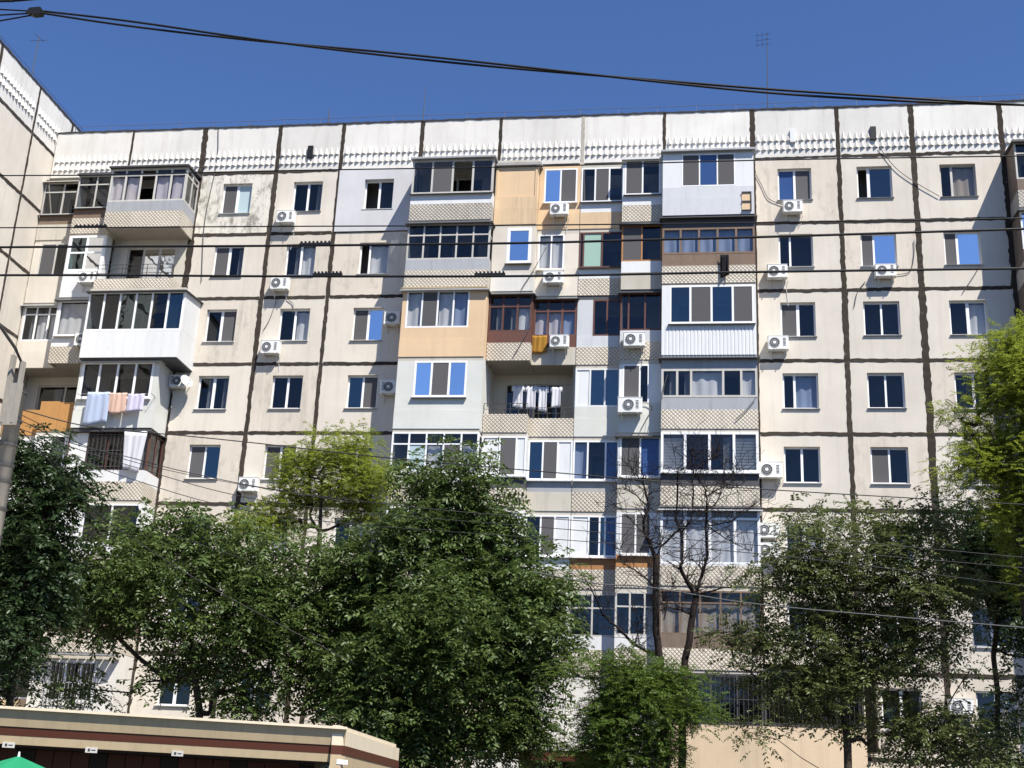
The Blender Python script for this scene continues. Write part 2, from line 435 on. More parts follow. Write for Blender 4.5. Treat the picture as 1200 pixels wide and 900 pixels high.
# window bays ------------------------------------------------------
COLS = {'A':(-20.54,-17.27,-19.47,-18.22), 'B':(-17.27,-14.57,-16.45,-15.22), 'C':(-14.57,-11.24,-13.46,-12.25),
        'D':(2.01,5.27,2.93,4.20), 'E':(5.27,8.05,5.93,7.23), 'F':(8.05,11.34,8.97,10.28)}
WK = {  # panes per window, with widths where the mullion is off centre
 'A9':('mf',0),'A8':('mh',0),'A7':('gm',0),'A6':('hh',0),'A5':('mt',0),'A4':('gg',0),'A3':('gh',0),'A2':('gg',0),
 'B9':('gh',0),'B8':('hc',0),'B7':('gc',0),'B6':('gg',0),'B5':('mg',0),'B4':('gc',0),'B3':('gg',0),'B2':('hg',0),
 'C9':('og',0),'C8':('oc',(1,2)),'C7':('mb',0),'C6':('tm',0),'C5':('gh',0),'C4':('gc',0),'C3':('gg',0),'C2':('gm',0),
 'D9':('um',0),'D8':('gg',(1,2)),'D7':('mg',0),'D6':('gw',(1,2)),'D5':('gg',0),'D4':('gc',0),'D3':('hg',0),'D2':('gg',0),
 'E9':('ot',(1,2)),'E8':('mb',(1,1.7)),'E7':('gg',0),'E6':('gg',0),'E5':('mg',0),'E4':('gc',0),'E3':('gg',0),'E2':('gh',0),
 'F9':('gk',(1,2)),'F8':('mb',(1,1.7)),'F7':('gc',0),'F6':('gg',0),'F5':('cg',0),'F4':('gg',0),'F3':('hg',0),'F2':('gk',0)}
for c, (xa, xb, wa, wb) in COLS.items():
    for s in range(2, 10):
        z0, z1 = H(s-2), H(s-1); jx = rng.uniform(-.02, .02)
        hole = (wa+jx, wb+jx, z0+.98+rng.uniform(-.02,.02), z1-.475)
        k = c+str(s); mat = 'wall_cream_worn' if rng.random() < .3 else 'wall_cream'
        if k == 'A9': mat = 'wall_stained'
        if k == 'C9': mat = 'wall_grey'
        wall_panel(xa, xb, z0, z1, mat, hole, y=-.05 if k == 'C9' else 0.0, th=.33 if k == 'C9' else .28)
        kinds, wd = WK[k]
        fr = 'pvc_white'
        if k in ('F9',): fr = 'paint_old'
        window(*hole, .13, kinds, fr, widths=wd or None, sill=('sheet_grey' if rng.random() < .6 else 'pvc_white'), mid=rng.choice([.07,.085,.11]))
    # ground storey of the bay
    hole = (wa, wb, 2.25, 3.6)
    wall_panel(xa, xb, 0.0, H(0), 'wall_lower', hole)
    window(*hole, .13, rng.choice(['gg','gh','gm']), sill='sheet_grey')
# joints between the panels
def vjoint(x, z0, z1, w=.20, mat='mastic', skip=()):
    k = z0
    while k < z1-.05:
        e = min(k+S, z1); ribbon((x, -.002, k), (x, -.002, e-.004), w*rng.uniform(.85,1.15), mat=mat); k = e
for x, w in ((-17.27,.20),(-14.57,.17),(5.27,.21),(8.05,.25),(-20.54,.26),(11.40,.34)): vjoint(x, H(0), H(8), w)
for x in (-11.30, 2.06): vjoint(x, H(0), H(8), .10)
for (xa, xb) in ((-20.54,-17.27),(-17.27,-14.57),(-14.57,-11.24),(2.01,5.27),(5.27,8.05),(8.05,11.34)):
    for k in range(0, 9):
        w = .15
        mat = 'mastic'
        if k == 8 and xa in (-14.57,): continue
        if k == 8 and xa == 2.01: w = .08
        if k == 7 and xa == -14.57: w = .05
        if k == 8 and xa < 0: w = .14
        ribbon((xa+.10, -.003, H(k)), (xb-.10, -.003, H(k)), w, mat=mat, jit=.45 if k == 8 else .24)
# top band with the cast relief, one panel per bay
for i in range(len(BAYS)-1):
    xa, xb = BAYS[i], BAYS[i+1]
    p = wall_panel(xa, xb, H(8), ZP, 'wall_white', name='frieze_panel', th=.3)
    m = MB(); n = int(round((xb-xa-.16)/.235)); st = (xb-xa-.16)/n
    for row in range(2):
        zb = H(8)+.34+row*.385
        for k in range(n):
            x = xa+.08+st*(k+.5); a = st*.5
            m.v += [(x-a*.98, 0, zb), (x+a*.98, 0, zb), (x, 0, zb+.37), (x, -.10, zb+.01)]
            q = len(m.v)-4; m.f += [[q, q+3, q+2], [q+3, q+1, q+2], [q, q+1, q+3]]
    m.build('relief', 'wall_white', p)
    if i:
        wide = {-20.54:.26, -17.27:.20, -14.57:.17, -11.24:.20, -8.0:.14, -4.65:.14, -1.42:.13, 2.01:.22, 5.27:.17, 8.05:.22, 11.34:.22}.get(xa, .1)
        ribbon((xa, -.003, H(8)+.02), (xa, -.003, ZP-.01), wide, mat='mastic_pale' if xa == -4.65 else 'mastic')
    ribbon((xa, -.02, ZP-.01), (xb, -.02, ZP-.01), .07, 'coping', 'roof_tar', jit=.6)
for px, py, mt in ((364,179,'interior'),(1023,157,'interior'),(929,160,'panel_white')):
    q = un(px, py, 0); MB().box(q.x-.11, q.x+.11, -.10, -.004, q.z-.28, q.z+.28).build('vent_patch', 'cable_black' if mt == 'interior' else mt, B)  # black boxes paint in the dark inside of open vent slots
# roof, rear and inner slabs
box('roof', 'roof_tar', B, -27.2, 18, .31, 13, 27.6, 27.9)
box('rear_wall', 'wall_lower', B, -27.2, 18, 12.7, 12.99, 0, 27.59)
box('end_wall', 'wall_lower', B, 17.99, 18.3, 0, 13, 0, 28.6)
m = MB()                                  # light railing along the roof edge
xs = np.arange(-26.5, 17.5, 1.55)
for k, x in enumerate(xs): m.box(x-.012, x+.012, .12, .145, ZP-.05, ZP+.36+.02*math.sin(k*2.3))
for zz in (.34,):
    m.tube([(x, .13, ZP+zz+.02*math.sin(k*2.3)) for k, x in enumerate(xs)], .013, 4)
m.build('roof_railing', 'rail_blue', B)

# walls behind the balconies
def back_wall(xa, xb, y, s, door=True):
    z0, z1 = H(s-2), H(s-1); w = xb-xa
    if w < 2.2: hole = (xa+.35, xa+1.15, z0+.10, z1-.5)
    else: hole = (xa+.55, xb-.6, z0+.55, z1-.5)
    wall_panel(xa, xb, z0, z1, 'concrete', hole, y=y, th=.2, name='inner_wall')
    return hole
RECESS = 1.0
for (xa, xb, y) in ((-11.24,-8.0,0.0),(-1.42,2.01,0.0),(-23.75,-20.54,0.0),(11.34,14.7,0.0),(-8.0,-4.65,RECESS),(-4.65,-1.42,RECESS),(-27.2,-23.75,RECESS),(14.7,18.0,0.0)):
    for s in range(2, 10):
        h = back_wall(xa, xb, y, s)
        window(*h, y+.06, 'gbb' if (s == 8 and xa == -23.75) else ('gg' if s % 2 else 'hg'), 'paint_old', sill=None, depth=.8)
    wall_panel(xa, xb, 0, H(0), 'wall_lower', None, y=y, th=.2, name='inner_wall')
for x in (-8.0, -4.65, -1.42, -23.75):    # cross walls of the recessed loggias
    for s in range(2, 10): box('cross_wall', 'concrete', B, x-.09, x+.09, .005 if x != -4.65 else -.1, RECESS-.003, H(s-2)+.005, H(s-1)-.005)

# ------------------------------------------------------------------ balconies
# stepped plan: outer units stand out most, the middle ones step back
UN = {'OL':(-11.20,-7.97,1.30),'ML':(-7.95,-6.30,.80),'IL':(-6.30,-4.66,.28),'IR':(-4.64,-2.98,.28),'MR':(-2.98,-1.45,.80),'OR':(-1.43,1.98,1.30),
      'LI':(-27.18,-25.42,.28),'LM':(-25.42,-23.78,.80),'LO':(-23.76,-20.52,1.30),'RO':(11.42,14.68,1.30)}
def corrugated(x0, x1, y, z0, z1, per=.13, amp=.014):
    m = MB(); n = int((x1-x0)/per); st = (x1-x0)/n; xs = []
    for i in range(n): xs += [(x0+i*st, 0), (x0+(i+.62)*st, 0), (x0+(i+.70)*st, amp), (x0+(i+.92)*st, amp)]
    xs.append((x1, 0))
    for a, b in zip(xs, xs[1:]): m.poly([(a[0], y+a[1], z0), (b[0], y+b[1], z0), (b[0], y+b[1], z1), (a[0], y+a[1], z1)])
    return m
def unit(c, s, rel='diamond', band='sheet_grey', k='gggg', wd=None, fr='pvc_white', tr=None, g=(0,1), fill='panel_white', zg=(.95,2.45),
         vis=None, lside=None, rside=None, open_=False, bandz=(.50,.95), sill=None, t=.06, x=None, d=None, lintel='concrete', ledge=None, relz=(-.20,.50)):
    x0, x1, dd = UN[c]
    if x: x0, x1 = x
    d = d or dd; zf = H(s-2)
    yb = RECESS-.01 if c in ('ML','IL','IR','MR','LI','LM') else -.005
    gp = .006
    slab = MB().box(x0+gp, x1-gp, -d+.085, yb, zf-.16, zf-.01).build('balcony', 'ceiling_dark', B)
    if rel:
        if rel == 'corrugated': corrugated(x0, x1, -d, zf+relz[0], zf+.92).build('parapet', 'panel_white', slab); MB().box(x0+.01, x1-.01, -d+.03, -d+.08, zf+relz[0], zf+.92).build('parapet_backing', 'panel_grey', slab)
        else: MB().box(x0, x1, -d, -d+.08, zf+relz[0], zf+relz[1]).build('parapet', rel, slab)
    top = relz[1]
    if band and rel != 'corrugated':
        MB().box(x0+.004, x1-.004, -d+.012, -d+.07, zf+relz[1]+.001, zf+bandz[1]).build('parapet_band', band, slab); top = bandz[1]
    ga, gb = x0 + (x1-x0)*g[0], x0 + (x1-x0)*g[1]
    za, zb = zf+zg[0], zf+zg[1]
    if not open_:
        w, h = gb-ga, zb-za; cx = (ga+gb)/2; P0 = Vector((cx, -d+.015, za))
        o = shared(('gf', round(w,2), round(h,2), len(k), fr, tuple(wd or ()), tr, t), lambda: frame_mesh(w-.004, h, len(k), t, tr, wd, .06), 'glazing', fr, slab, P0)
        panes(slab, P0, Vector((1,0,0)), Vector((0,1,0)), w, h, k, t, tr, wd)
        if ga > x0+.02: MB().box(x0+.002, ga-.001, -d+.022, -d+.07, zf+top+.002, zb).build('wall_fill', fill, slab)
        if gb < x1-.02: MB().box(gb+.001, x1-.002, -d+.022, -d+.07, zf+top+.002, zb).build('wall_fill', fill, slab)
        if za - (zf+top) > .03: MB().box(ga, gb, -d+.022, -d+.07, zf+top+.002, za-.001).build('wall_fill', fill, slab)
        if zb < zf+2.58: MB().box(x0+.003, x1-.003, -d+.03, -d+.075, zb+.001, zf+2.60).build('lintel', lintel, slab)
        if sill: MB().prism([(ga-.04, -d-.11, za-.05), (ga-.04, -d+.014, za-.012), (ga-.04, -d+.014, za-.035), (ga-.04, -d-.10, za-.075)], (gb-ga+.08, 0, 0)).build('sill', sill, slab)
    # side returns
    for side, xs, spec in (('l', x0, lside), ('r', x1, rside)):
        inward = 1 if side == 'l' else -1
        a, b = (xs, xs+.07) if side == 'l' else (xs-.07, xs)
        spec = spec or ('solid' if not open_ else 'low')
        yb2 = -.01 if c in ('OL','OR','LO','RO') else ({'ML':-.29,'MR':-.29,'LM':-.29}.get(c, None))
        if yb2 is None: continue
        rmat = 'panel_white' if rel == 'corrugated' else (rel or 'concrete')
        if rel: MB().box(a, b, -d+.082, yb2, zf+relz[0], zf+(relz[1] if rel != 'corrugated' else .92)).build('side_parapet', rmat, slab)
        if spec == 'low': continue
        if band and rel != 'corrugated': MB().box(a+.004*inward, b, -d+.082, yb2, zf+relz[1]+.001, zf+bandz[1]).build('side_band', band, slab)
        zt = zf+max(top, .92)+.002
        if spec == 'glass':
            L = (yb2+d-.08); P0 = Vector((xs + (-.0 if side == 'r' else 0), (-d+.08+yb2)/2, zt))
            o = MB()
            fm = frame_mesh(L, zb-zt, 2, t, tr, None, .06)
            ex = Vector((0,1,0)) if side == 'r' else Vector((0,-1,0)); ey = Vector((-1,0,0)) if side == 'r' else Vector((1,0,0))
            for v in fm.v: o.v.append(tuple(P0 + ex*v[0] + ey*v[1] + Vector((0,0,v[2]))))
            o.f = fm.f; o.build('side_glazing', fr, slab)
            panes(slab, P0, ex, ey, L, zb-zt, k[-1]*2 if k[-1] in 'gct' else 'gg', t, tr, None)
        else:
            MB().box(a+.006*inward, b, -d+.075, yb2, zt, zf+2.59).build('side_wall', fill if spec == 'solid' else spec, slab)
    if vis:
        e = .16
        MB().prism([(x0-.10, -d-e, zf+2.44), (x0-.10, yb if yb < 0 else -.01, zf+2.60), (x0-.10, yb if yb < 0 else -.01, zf+2.57), (x0-.10, -d-e, zf+2.40)], (x1-x0+.2, 0, 0)).build('visor', vis, slab)
    if ledge:
        MB().prism([(x0-.06, -d-.16, zf-.30), (x0-.06, -d-.002, zf-.215), (x0-.06, -d-.002, zf-.25), (x0-.06, -d-.15, zf-.33)], (x1-x0+.1, 0, 0)).build('ledge', ledge, slab)
    return slab
def rail(parent, x0, x1, y, z0, hts, mat='iron', n=6, sag=0):
    m = MB()
    for hh in hts: m.tube([(x0, y, z0+hh), (x1, y, z0+hh)], .012, 5)
    for i in range(n+1):
        x = x0+(x1-x0)*i/n; m.box(x-.011, x+.011, y-.013, y+.013, z0, z0+max(hts))
    return m.build('railing', mat, parent)
def roof_slab(parent, x0, x1, d, zf, mat='roof_tar', over=.14, z=2.60, th=.07, yb=-.01):
    return MB().prism([(x0-.08, -d-over, zf+z-.10), (x0-.08, yb, zf+z+.06), (x0-.08, yb, zf+z+.06-th), (x0-.08, -d-over, zf+z-.10-th)], (x1-x0+.16, 0, 0)).build('balcony_roof', mat, parent)
def bars(parent, x0, x1, y, z0, z1, step=.13, mat='sheet_grey'):
    m = MB(); n = int((x1-x0)/step)
    for i in range(n+1): x = x0+(x1-x0)*i/n; m.box(x-.009, x+.009, y-.009, y+.009, z0, z1)
    for q in (.06, .5, .94): zz = z0+(z1-z0)*q; m.box(x0, x1, y-.013, y+.013, zz-.012, zz+.012)
    return m.build('window_bars', mat, parent)

# left outer stack of the centre
b = unit('OL',9,'diamond_dirty','panel_white','gmog',fr='paint_old',rside='glass',lside='glass',zg=(.95,2.42),sill='sheet_dark',t=.075); roof_slab(b,-11.2,-7.97,1.3,H(7),'sheet_grey')
unit('OL',8,'diamond','sheet_grey','ggggg',fr='paint_old',tr=.68,rside='glass',vis='sheet_dark',ledge='kiosk_cream')
unit('OL',7,'render_peach','render_peach','cmcw',g=(.05,.80),fill='render_peach',vis='sheet_grey',rside='render_peach',lside='render_peach',relz=(-.22,.50))
b = unit('OL',6,'render_mint','render_mint','bmb',g=(.20,.82),fill='render_mint',rside='render_mint',lside='render_mint',relz=(-.22,.5),zg=(1.0,2.42),sill='sheet_grey',t=.075)
unit('OL',5,'diamond','panel_white','gfcmc',fr='pvc_white',tr=.70,rside='glass')
unit('OL',4,'diamond','sheet_grey','gcgc'); unit('OL',3,'diamond','sheet_brown','ggcg',fr='paint_old',tr=.7)
b = unit('OL',2,'wall_lower','wall_lower','gg',g=(.2,.8),fill='wall_lower'); bars(b,-10.4,-8.7,-1.36,H(0)+.95,H(0)+2.4)
# middle left
b = unit('ML',9,'render_peach_stained','render_peach_stained','p',g=(.02,.98),fill='render_peach',fr='render_peach',rside='render_peach',lside='render_peach'); roof_slab(b,-7.9,-6.25,.75,H(7),'concrete_grey',.12,2.56,.12)
unit('ML',8,'wall_white','wall_cream','b',g=(.34,.92),fill='wall_cream',t=.12,sill='sheet_dark',rside='wall_cream',bandz=(.5,.98))
unit('ML',7,'diamond','wood_brown','hhc',fr='wood_brown',tr=.68,vis='sheet_dark',rside='glass',fill='wood_brown',t=.07)
b = unit('ML',6,'diamond',None,open_=True); rail(b,-7.94,-6.31,-.76,H(4)+.5,(.20,.42),n=5)
unit('ML',5,'diamond','sheet_dark','sms',wd=(1.1,1,.6),sill='pvc_white',fill='panel_white')  # parapet band coloured dark for the shadow lying on it
unit('ML',4,'diamond','panel_white','gs',wd=(1,.8)); unit('ML',3,'diamond','panel_white','tt',fr='paint_old')
unit('ML',2,'wall_lower','wall_lower','y',fill='wall_lower',fr='wall_lower')
# inner left
unit('IL',9,'render_peach','render_peach','bm',g=(.12,.92),fill='render_peach',sill='pvc_white',lintel='render_peach')
unit('IL',8,'wall_cream','wall_cream','cc',g=(.04,.66),fill='wall_cream',sill='pvc_white',zg=(.9,2.4))
unit('IL',7,'concrete','wood_brown','vvw',fr='wood_brown',tr=.68,t=.07,vis='sheet_dark')
b = unit('IL',6,'diamond',None,open_=True); rail(b,-6.29,-4.68,-.24,H(4)+.5,(.2,.42),n=5)
unit('IL',5,'concrete','sheet_grey','tms',wd=(1,1,1),sill='pvc_white')
unit('IL',4,'concrete','panel_white','gms',wd=(1,.9,1),sill='pvc_white'); unit('IL',3,'diamond','panel_grey','ggg',tr=.66)
unit('IL',2,'wall_white','wall_white','q',fill='wall_white',fr='wall_white',relz=(-.1,.5))
# inner right
unit('IR',9,'render_peach_stained','panel_white','gmg',sill='sheet_dark')
unit('IR',8,'diamond','panel_white','gng',fr='wood_brown',wd=(.25,1.1,1.2),sill='sheet_dark')
unit('IR',7,'diamond','panel_grey','gg',fr='wood_brown',g=(.36,1),fill='panel_grey',lintel='sheet_dark',zg=(.95,2.42))
unit('IR',6,'render_mint','render_mint','stt',fill='panel_white',fr='panel_white',relz=(-.2,.5))
unit('IR',5,'diamond','concrete_grey','wgu',wd=(.9,1.1,.8),sill='pvc_white')
unit('IR',4,'diamond','wood_orange','sgtu',wd=(1.3,.8,.4,.9),sill='pvc_white'); unit('IR',3,'diamond','panel_white','gg',tr=.66,fr='paint_old')
unit('IR',2,'wall_white','wall_white','q',fill='wall_white',fr='wall_white',relz=(-.1,.5))
# middle right
b = unit('MR',9,'diamond','panel_white','mg',g=(.05,.95),sill='sheet_dark'); roof_slab(b,-2.95,-1.52,.75,H(7),'panel_white',.18,2.58)
unit('MR',8,'concrete','panel_white','mg',fr='wood_orange',vis='sheet_dark')
unit('MR',7,'diamond','panel_grey','ggg',fr='wood_brown',wd=(.5,1,1),vis='sheet_dark',lintel='sheet_dark')
unit('MR',6,'render_mint','render_mint','mg',wd=(1,.55),g=(.08,.72),fill='panel_white',zg=(.9,2.42))
unit('MR',5,'concrete','concrete','mu',vis='sheet_dark',sill='pvc_white',g=(.05,1))
unit('MR',4,'diamond','wood_orange','mm',g=(.08,.80),sill='pvc_white'); unit('MR',3,'diamond','panel_white','ggk',tr=.66,fr='paint_old')
unit('MR',2,'wall_white','wall_grey','z',fill='wall_grey',fr='wall_grey')  # grey here is shadow put into the wall colour
# right outer stack of the centre
b = unit('OR',9,'panel_grey','panel_grey','mum',g=(.21,.80),fill='panel_white',t=.05,zg=(.98,2.36),lintel='panel_grey',relz=(-.22,.5)); roof_slab(b,-1.43,1.98,1.3,H(7),'sheet_grey')
m = MB()                                  # open shelf box at the parapet's end
xs, zs = 1.52, H(7)-.10
m.box(xs,xs+.36,-1.36,-1.305,zs,zs+.03); m.box(xs,xs+.36,-1.36,-1.305,zs+.36,zs+.40); m.box(xs,xs+.36,-1.36,-1.305,zs+.74,zs+.78); m.box(xs+.33,xs+.36,-1.36,-1.305,zs+.031,zs+.739)
m.build('shelf', 'sheet_dark', b); MB().box(xs,xs+.328,-1.325,-1.303,zs+.031,zs+.739).build('shelf_back','render_peach',b)
unit('OR',8,'diamond','wood_weathered','wwwww',fr='wood_weathered',zg=(.98,2.05),lintel='sheet_dark',vis='sheet_dark',fill='wood_weathered',t=.075)
unit('OR',7,'corrugated',None,'tmtm',g=(.08,.98),zg=(1.0,2.52),sill='sheet_dark',t=.075,relz=(-.22,.92))
unit('OR',6,'diamond','sheet_grey','hhcgc',wd=(.8,.7,1.6,.9,.8),fr='paint_old',zg=(.97,2.05),lintel='sheet_grey',vis='sheet_dark',t=.08)
unit('OR',5,'diamond','sheet_dark','lghl',sill='pvc_white',zg=(1.0,2.48),t=.09,ledge='sheet_dark')  # band given a dark colour to show it in shadow
unit('OR',4,'diamond',None,'cccc',tr=.80,zg=(.55,2.55),t=.09,vis='panel_grey')
unit('OR',3,'diamond','sheet_brown','kkkkk',fr='wood_weathered',tr=.72)
b = unit('OR',2,None,None,'gggg',fr='sheet_dark',zg=(.85,2.5),fill='plinth_beige'); bars(b,-1.40,1.95,-1.38,H(0)+.85,H(0)+2.48,.15,'iron')
xb_ = 5.22                                # barred ground-level extension right of the centre stack
ext = MB().box(1.99,xb_,-1.34,-.02,H(0)+2.56,H(0)+2.68).build('extension_roof','sheet_dark',B)
MB().box(xb_-.08,xb_,-1.30,-.02,H(0)+.845,H(0)+2.555).build('extension_side','wall_lower',ext)
window(2.02,xb_-.10,H(0)+.87,H(0)+2.54,-1.24,'gggg','sheet_dark',sill=None,depth=1.1,parent=B)
bars(ext,2.02,xb_-.05,-1.31,H(0)+.85,H(0)+2.55,.15,'iron')
box('plinth','plinth_beige',B,1.975,xb_,-1.33,-.01,0,H(0)+.84)
box('plinth','plinth_beige',B,-1.42,1.97,-1.34,-.01,0,H(0)+.84)
box('plinth','wall_lower',B,-11.2,-7.97,-1.29,-.01,0,H(0)-.21)
box('plinth','wall_white',B,-7.94,-6.2,-.79,.99,0,H(0)-.21); box('plinth','wall_white',B,-2.9,-1.45,-.79,.99,0,H(0)-.21)
box('entrance_door','kiosk_dark',B,-6.1,-3.0,.85,.93,0,H(0)-.25)
box('entrance_lintel','kiosk_brown',B,-6.2,-2.9,-.25,-.10,H(0)-.45,H(0)-.17)
# stacks beside the wing
b = unit('LO',9,'diamond','sheet_grey','vvovv',fr='paint_old',tr=.80,rside='glass',zg=(.95,2.42),t=.07); roof_slab(b,-23.76,-20.52,1.3,H(7),'sheet_dark')
b = unit('LO',8,'diamond',None,open_=True,relz=(-.2,.35)); rail(b,-23.7,-20.6,-1.26,H(6)+.35,(.25,.45,.62),n=3)
rail(b,-20.58,-20.56,-1.2,H(6)+.35,(.3,.6),n=1)
b = unit('LO',7,None,None,'ggttgt',x=(-23.70,-19.75),d=1.62,zg=(.82,2.45),t=.075,vis='sheet_dark',rside='panel_white')
for i in range(6): MB().box(-23.70+i*.658, -23.70+i*.658+.654, -1.62, -1.57, H(5)-.28, H(5)+.80).build('cladding_panel', 'panel_white', b)
MB().box(-19.80,-19.75,-1.565,-.012,H(5)-.28,H(5)+.915).build('side_parapet','panel_white',b)
MB().box(-23.69,-19.81,-1.565,-.012,H(5)-.34,H(5)-.17).build('soffit','sheet_dark',b)
unit('LO',6,'render_mint','render_mint','gggg',g=(.03,.93),fill='render_mint',rside='render_mint',sill='pvc_white',relz=(-.2,.5),zg=(.97,2.45),t=.085,vis='sheet_grey')
b = unit('LO',5,'diamond','panel_white','sggh',wd=(.9,.9,.9,.9),fr='wood_brown',rside='glass',t=.05,lintel='sheet_dark',vis='sheet_dark'); bars(b,-22.9,-21.4,-1.33,H(3)+.98,H(3)+2.4,.16,'iron')
unit('LO',4,'diamond','panel_white','sgg'); unit('LO',3,'diamond','sheet_brown','gcgc',fr='wood_brown')
b = unit('LO',2,'wall_white','wall_white','ggg',g=(.22,.76),fill='wall_white',zg=(.75,2.3),rside='wall_white',relz=(-.2,.5)); bars(b,-23.1,-21.2,-1.36,H(0)+.75,H(0)+2.3,.14)
box('plinth','wall_lower',B,-23.76,-20.52,-1.29,-.01,0,H(0)-.21)
for i in range(11): MB().box(-23.9+i*.32,-23.9+i*.32+.27,-1.75,-1.33,H(0)+2.47-.004*(i%2),H(0)+2.50-.004*(i%2)).build('canopy_sheet','sheet_grey',B)
b = unit('LM',9,'diamond','wood_weathered','gg',fr='paint_old',tr=.72,lintel='sheet_dark',sill='sheet_dark',rside='glass'); roof_slab(b,-25.4,-23.8,.75,H(7),'sheet_dark',.15)
unit('LM',8,'panel_white','panel_white','tb',tr=.52,g=(.04,.96),zg=(.95,2.5),fill='panel_white',t=.08)
unit('LM',7,'diamond','panel_white','c',g=(.06,1),vis='sheet_dark',fill='panel_white',sill='concrete')
b = unit('LM',6,None,None,open_=True)
for i, (xa, xb, zt) in enumerate(((-25.40,-24.62,1.02),(-24.61,-23.80,.98))): MB().box(xa,xb,-.80,-.77,H(4)-.2,H(4)+zt).build('board','plywood',b)
unit('LM',5,'panel_white','panel_white','ssts',wd=(.5,.6,1,.6)); unit('LM',4,'diamond','panel_white','gg'); unit('LM',3,'diamond','wood_brown','gc',fr='wood_brown'); unit('LM',2,'wall_white','render_peach','gg')
unit('LI',9,'concrete','wood_weathered','go',fr='paint_old',tr=.7,lintel='sheet_dark',sill='sheet_dark',vis='concrete')
unit('LI',8,'wall_cream','wall_cream','mg',fr='paint_old',g=(.18,.95),fill='wall_cream')
unit('LI',7,'wall_cream','wall_cream','hcc',tr=.76,g=(.05,.97),fill='wall_cream',vis='sheet_grey')
b = unit('LI',6,None,None,open_=True)
for i, (xa, xb, zt) in enumerate(((-27.16,-26.31,.80),(-26.30,-25.44,.84))): MB().box(xa,xb,-.28,-.25,H(4)-.2,H(4)+zt).build('board','plywood',b)
unit('LI',5,'panel_white','panel_white','gs'); unit('LI',4,'concrete','panel_white','gg'); unit('LI',3,'concrete','wood_brown','gg',fr='wood_brown'); unit('LI',2,'wall_white','render_peach','gg')
box('plinth','wall_lower',B,-27.18,-23.80,-.25,.99,0,H(0)-.21)
# right-hand stack
RS = {9:('diamond_dirty','sheet_brown','gogg','paint_old'),8:('diamond','sheet_brown','bbgg','pvc_white'),7:('concrete','concrete','gggg','wood_brown'),6:('diamond','sheet_grey','gcgc','pvc_white'),
      5:('diamond','sheet_grey','gmgm','pvc_white'),4:('diamond','panel_white','cgcg','pvc_white'),3:('diamond','sheet_grey','gggg','paint_old'),2:('wall_lower','wall_lower','gggg','pvc_white')}
for s, (r_, b_, k_, f_) in RS.items():
    q = unit('RO',s,r_,b_,k_,fr=f_,tr=.7 if s in (9,3) else None,lside='sheet_brown' if s > 6 else 'glass',vis='sheet_dark' if s in (9,8) else None)
    if s == 9: roof_slab(q,11.42,14.68,1.3,H(7),'sheet_dark')
box('plinth','wall_lower',B,11.42,18,-1.29,-.01,0,H(0)-.21)
box('shop_fascia','maroon',B,7.2,11.2,-.9,-.75,3.35,3.75); box('shop_canopy','sheet_grey',B,7.0,11.3,-1.2,-.005,3.80,3.92)

# ------------------------------------------------------------------ wing on the left
OFF = 1.12
W = empty('apartment_wing', (-33, -6, 0))
tag(W, 'windowless cream end wing set at right angles to the balcony facade', 'building')
ys = [8.0, 1.1, -1.85, -4.95, -8.2, -11.5, -14.8]
lev = [0] + [H(k)+OFF for k in range(0, 9)] + [ZP+OFF]
for i in range(len(ys)-1):
    for k in range(len(lev)-1):
        if ys[i] > 5 and k < 8: continue
        last = k == len(lev)-2
        p = MB().box(XC-.28, XC, ys[i+1]+.015, ys[i]-.015, lev[k]+.015, lev[k+1]-.015).build('frieze_panel' if last else 'wall_panel', 'wall_white' if last else 'wall_cream', W)
        if last:
            m = MB(); L = ys[i]-ys[i+1]-.3; n = int(L/.235); st = L/n
            for row in range(2):
                zb = lev[k]+.62+row*.385
                for q in range(n):
                    y = ys[i+1]+.15+st*(q+.5); a = st*.49
                    v = len(m.v); m.v += [(XC, y-a, zb), (XC, y+a, zb), (XC, y, zb+.37), (XC+.10, y, zb+.01)]
                    m.f += [[v, v+1, v+3], [v+1, v+2, v+3], [v, v+3, v+2]]
            m.build('relief', 'wall_white', p)
        if k: ribbon((XC+.003, ys[i+1]+.08, lev[k]), (XC+.003, ys[i]-.08, lev[k]), .15, parent=W, nrm=(1,0,0))
        if i < len(ys)-2: ribbon((XC+.003, ys[i+1], lev[k]+.02), (XC+.003, ys[i+1], lev[k+1]-.02), .13 if i == 1 else .2, parent=W, nrm=(1,0,0))
    ribbon((XC+.02, ys[i+1], lev[-1]), (XC+.02, ys[i], lev[-1]), .09, 'coping', 'roof_tar', W, (1,0,0), jit=.5)
box('roof','roof_tar',W,-39,XC-.29,-14.8,8,28.7,29.0); box('street_wall','wall_cream',W,-39,XC-.29,-14.8,-14.5,0,29.9); box('rear_wall','wall_cream',W,-39,XC-.29,7.7,8,0,29.9)
m = MB()
for y in np.arange(-14, 7, 1.6): m.box(XC-.16, XC-.135, y, y+.025, lev[-1]-.05, lev[-1]+.36)
m.tube([(XC-.15, -14, lev[-1]+.35), (XC-.15, 7, lev[-1]+.35)], .013, 4); m.build('roof_railing','rail_blue',W)

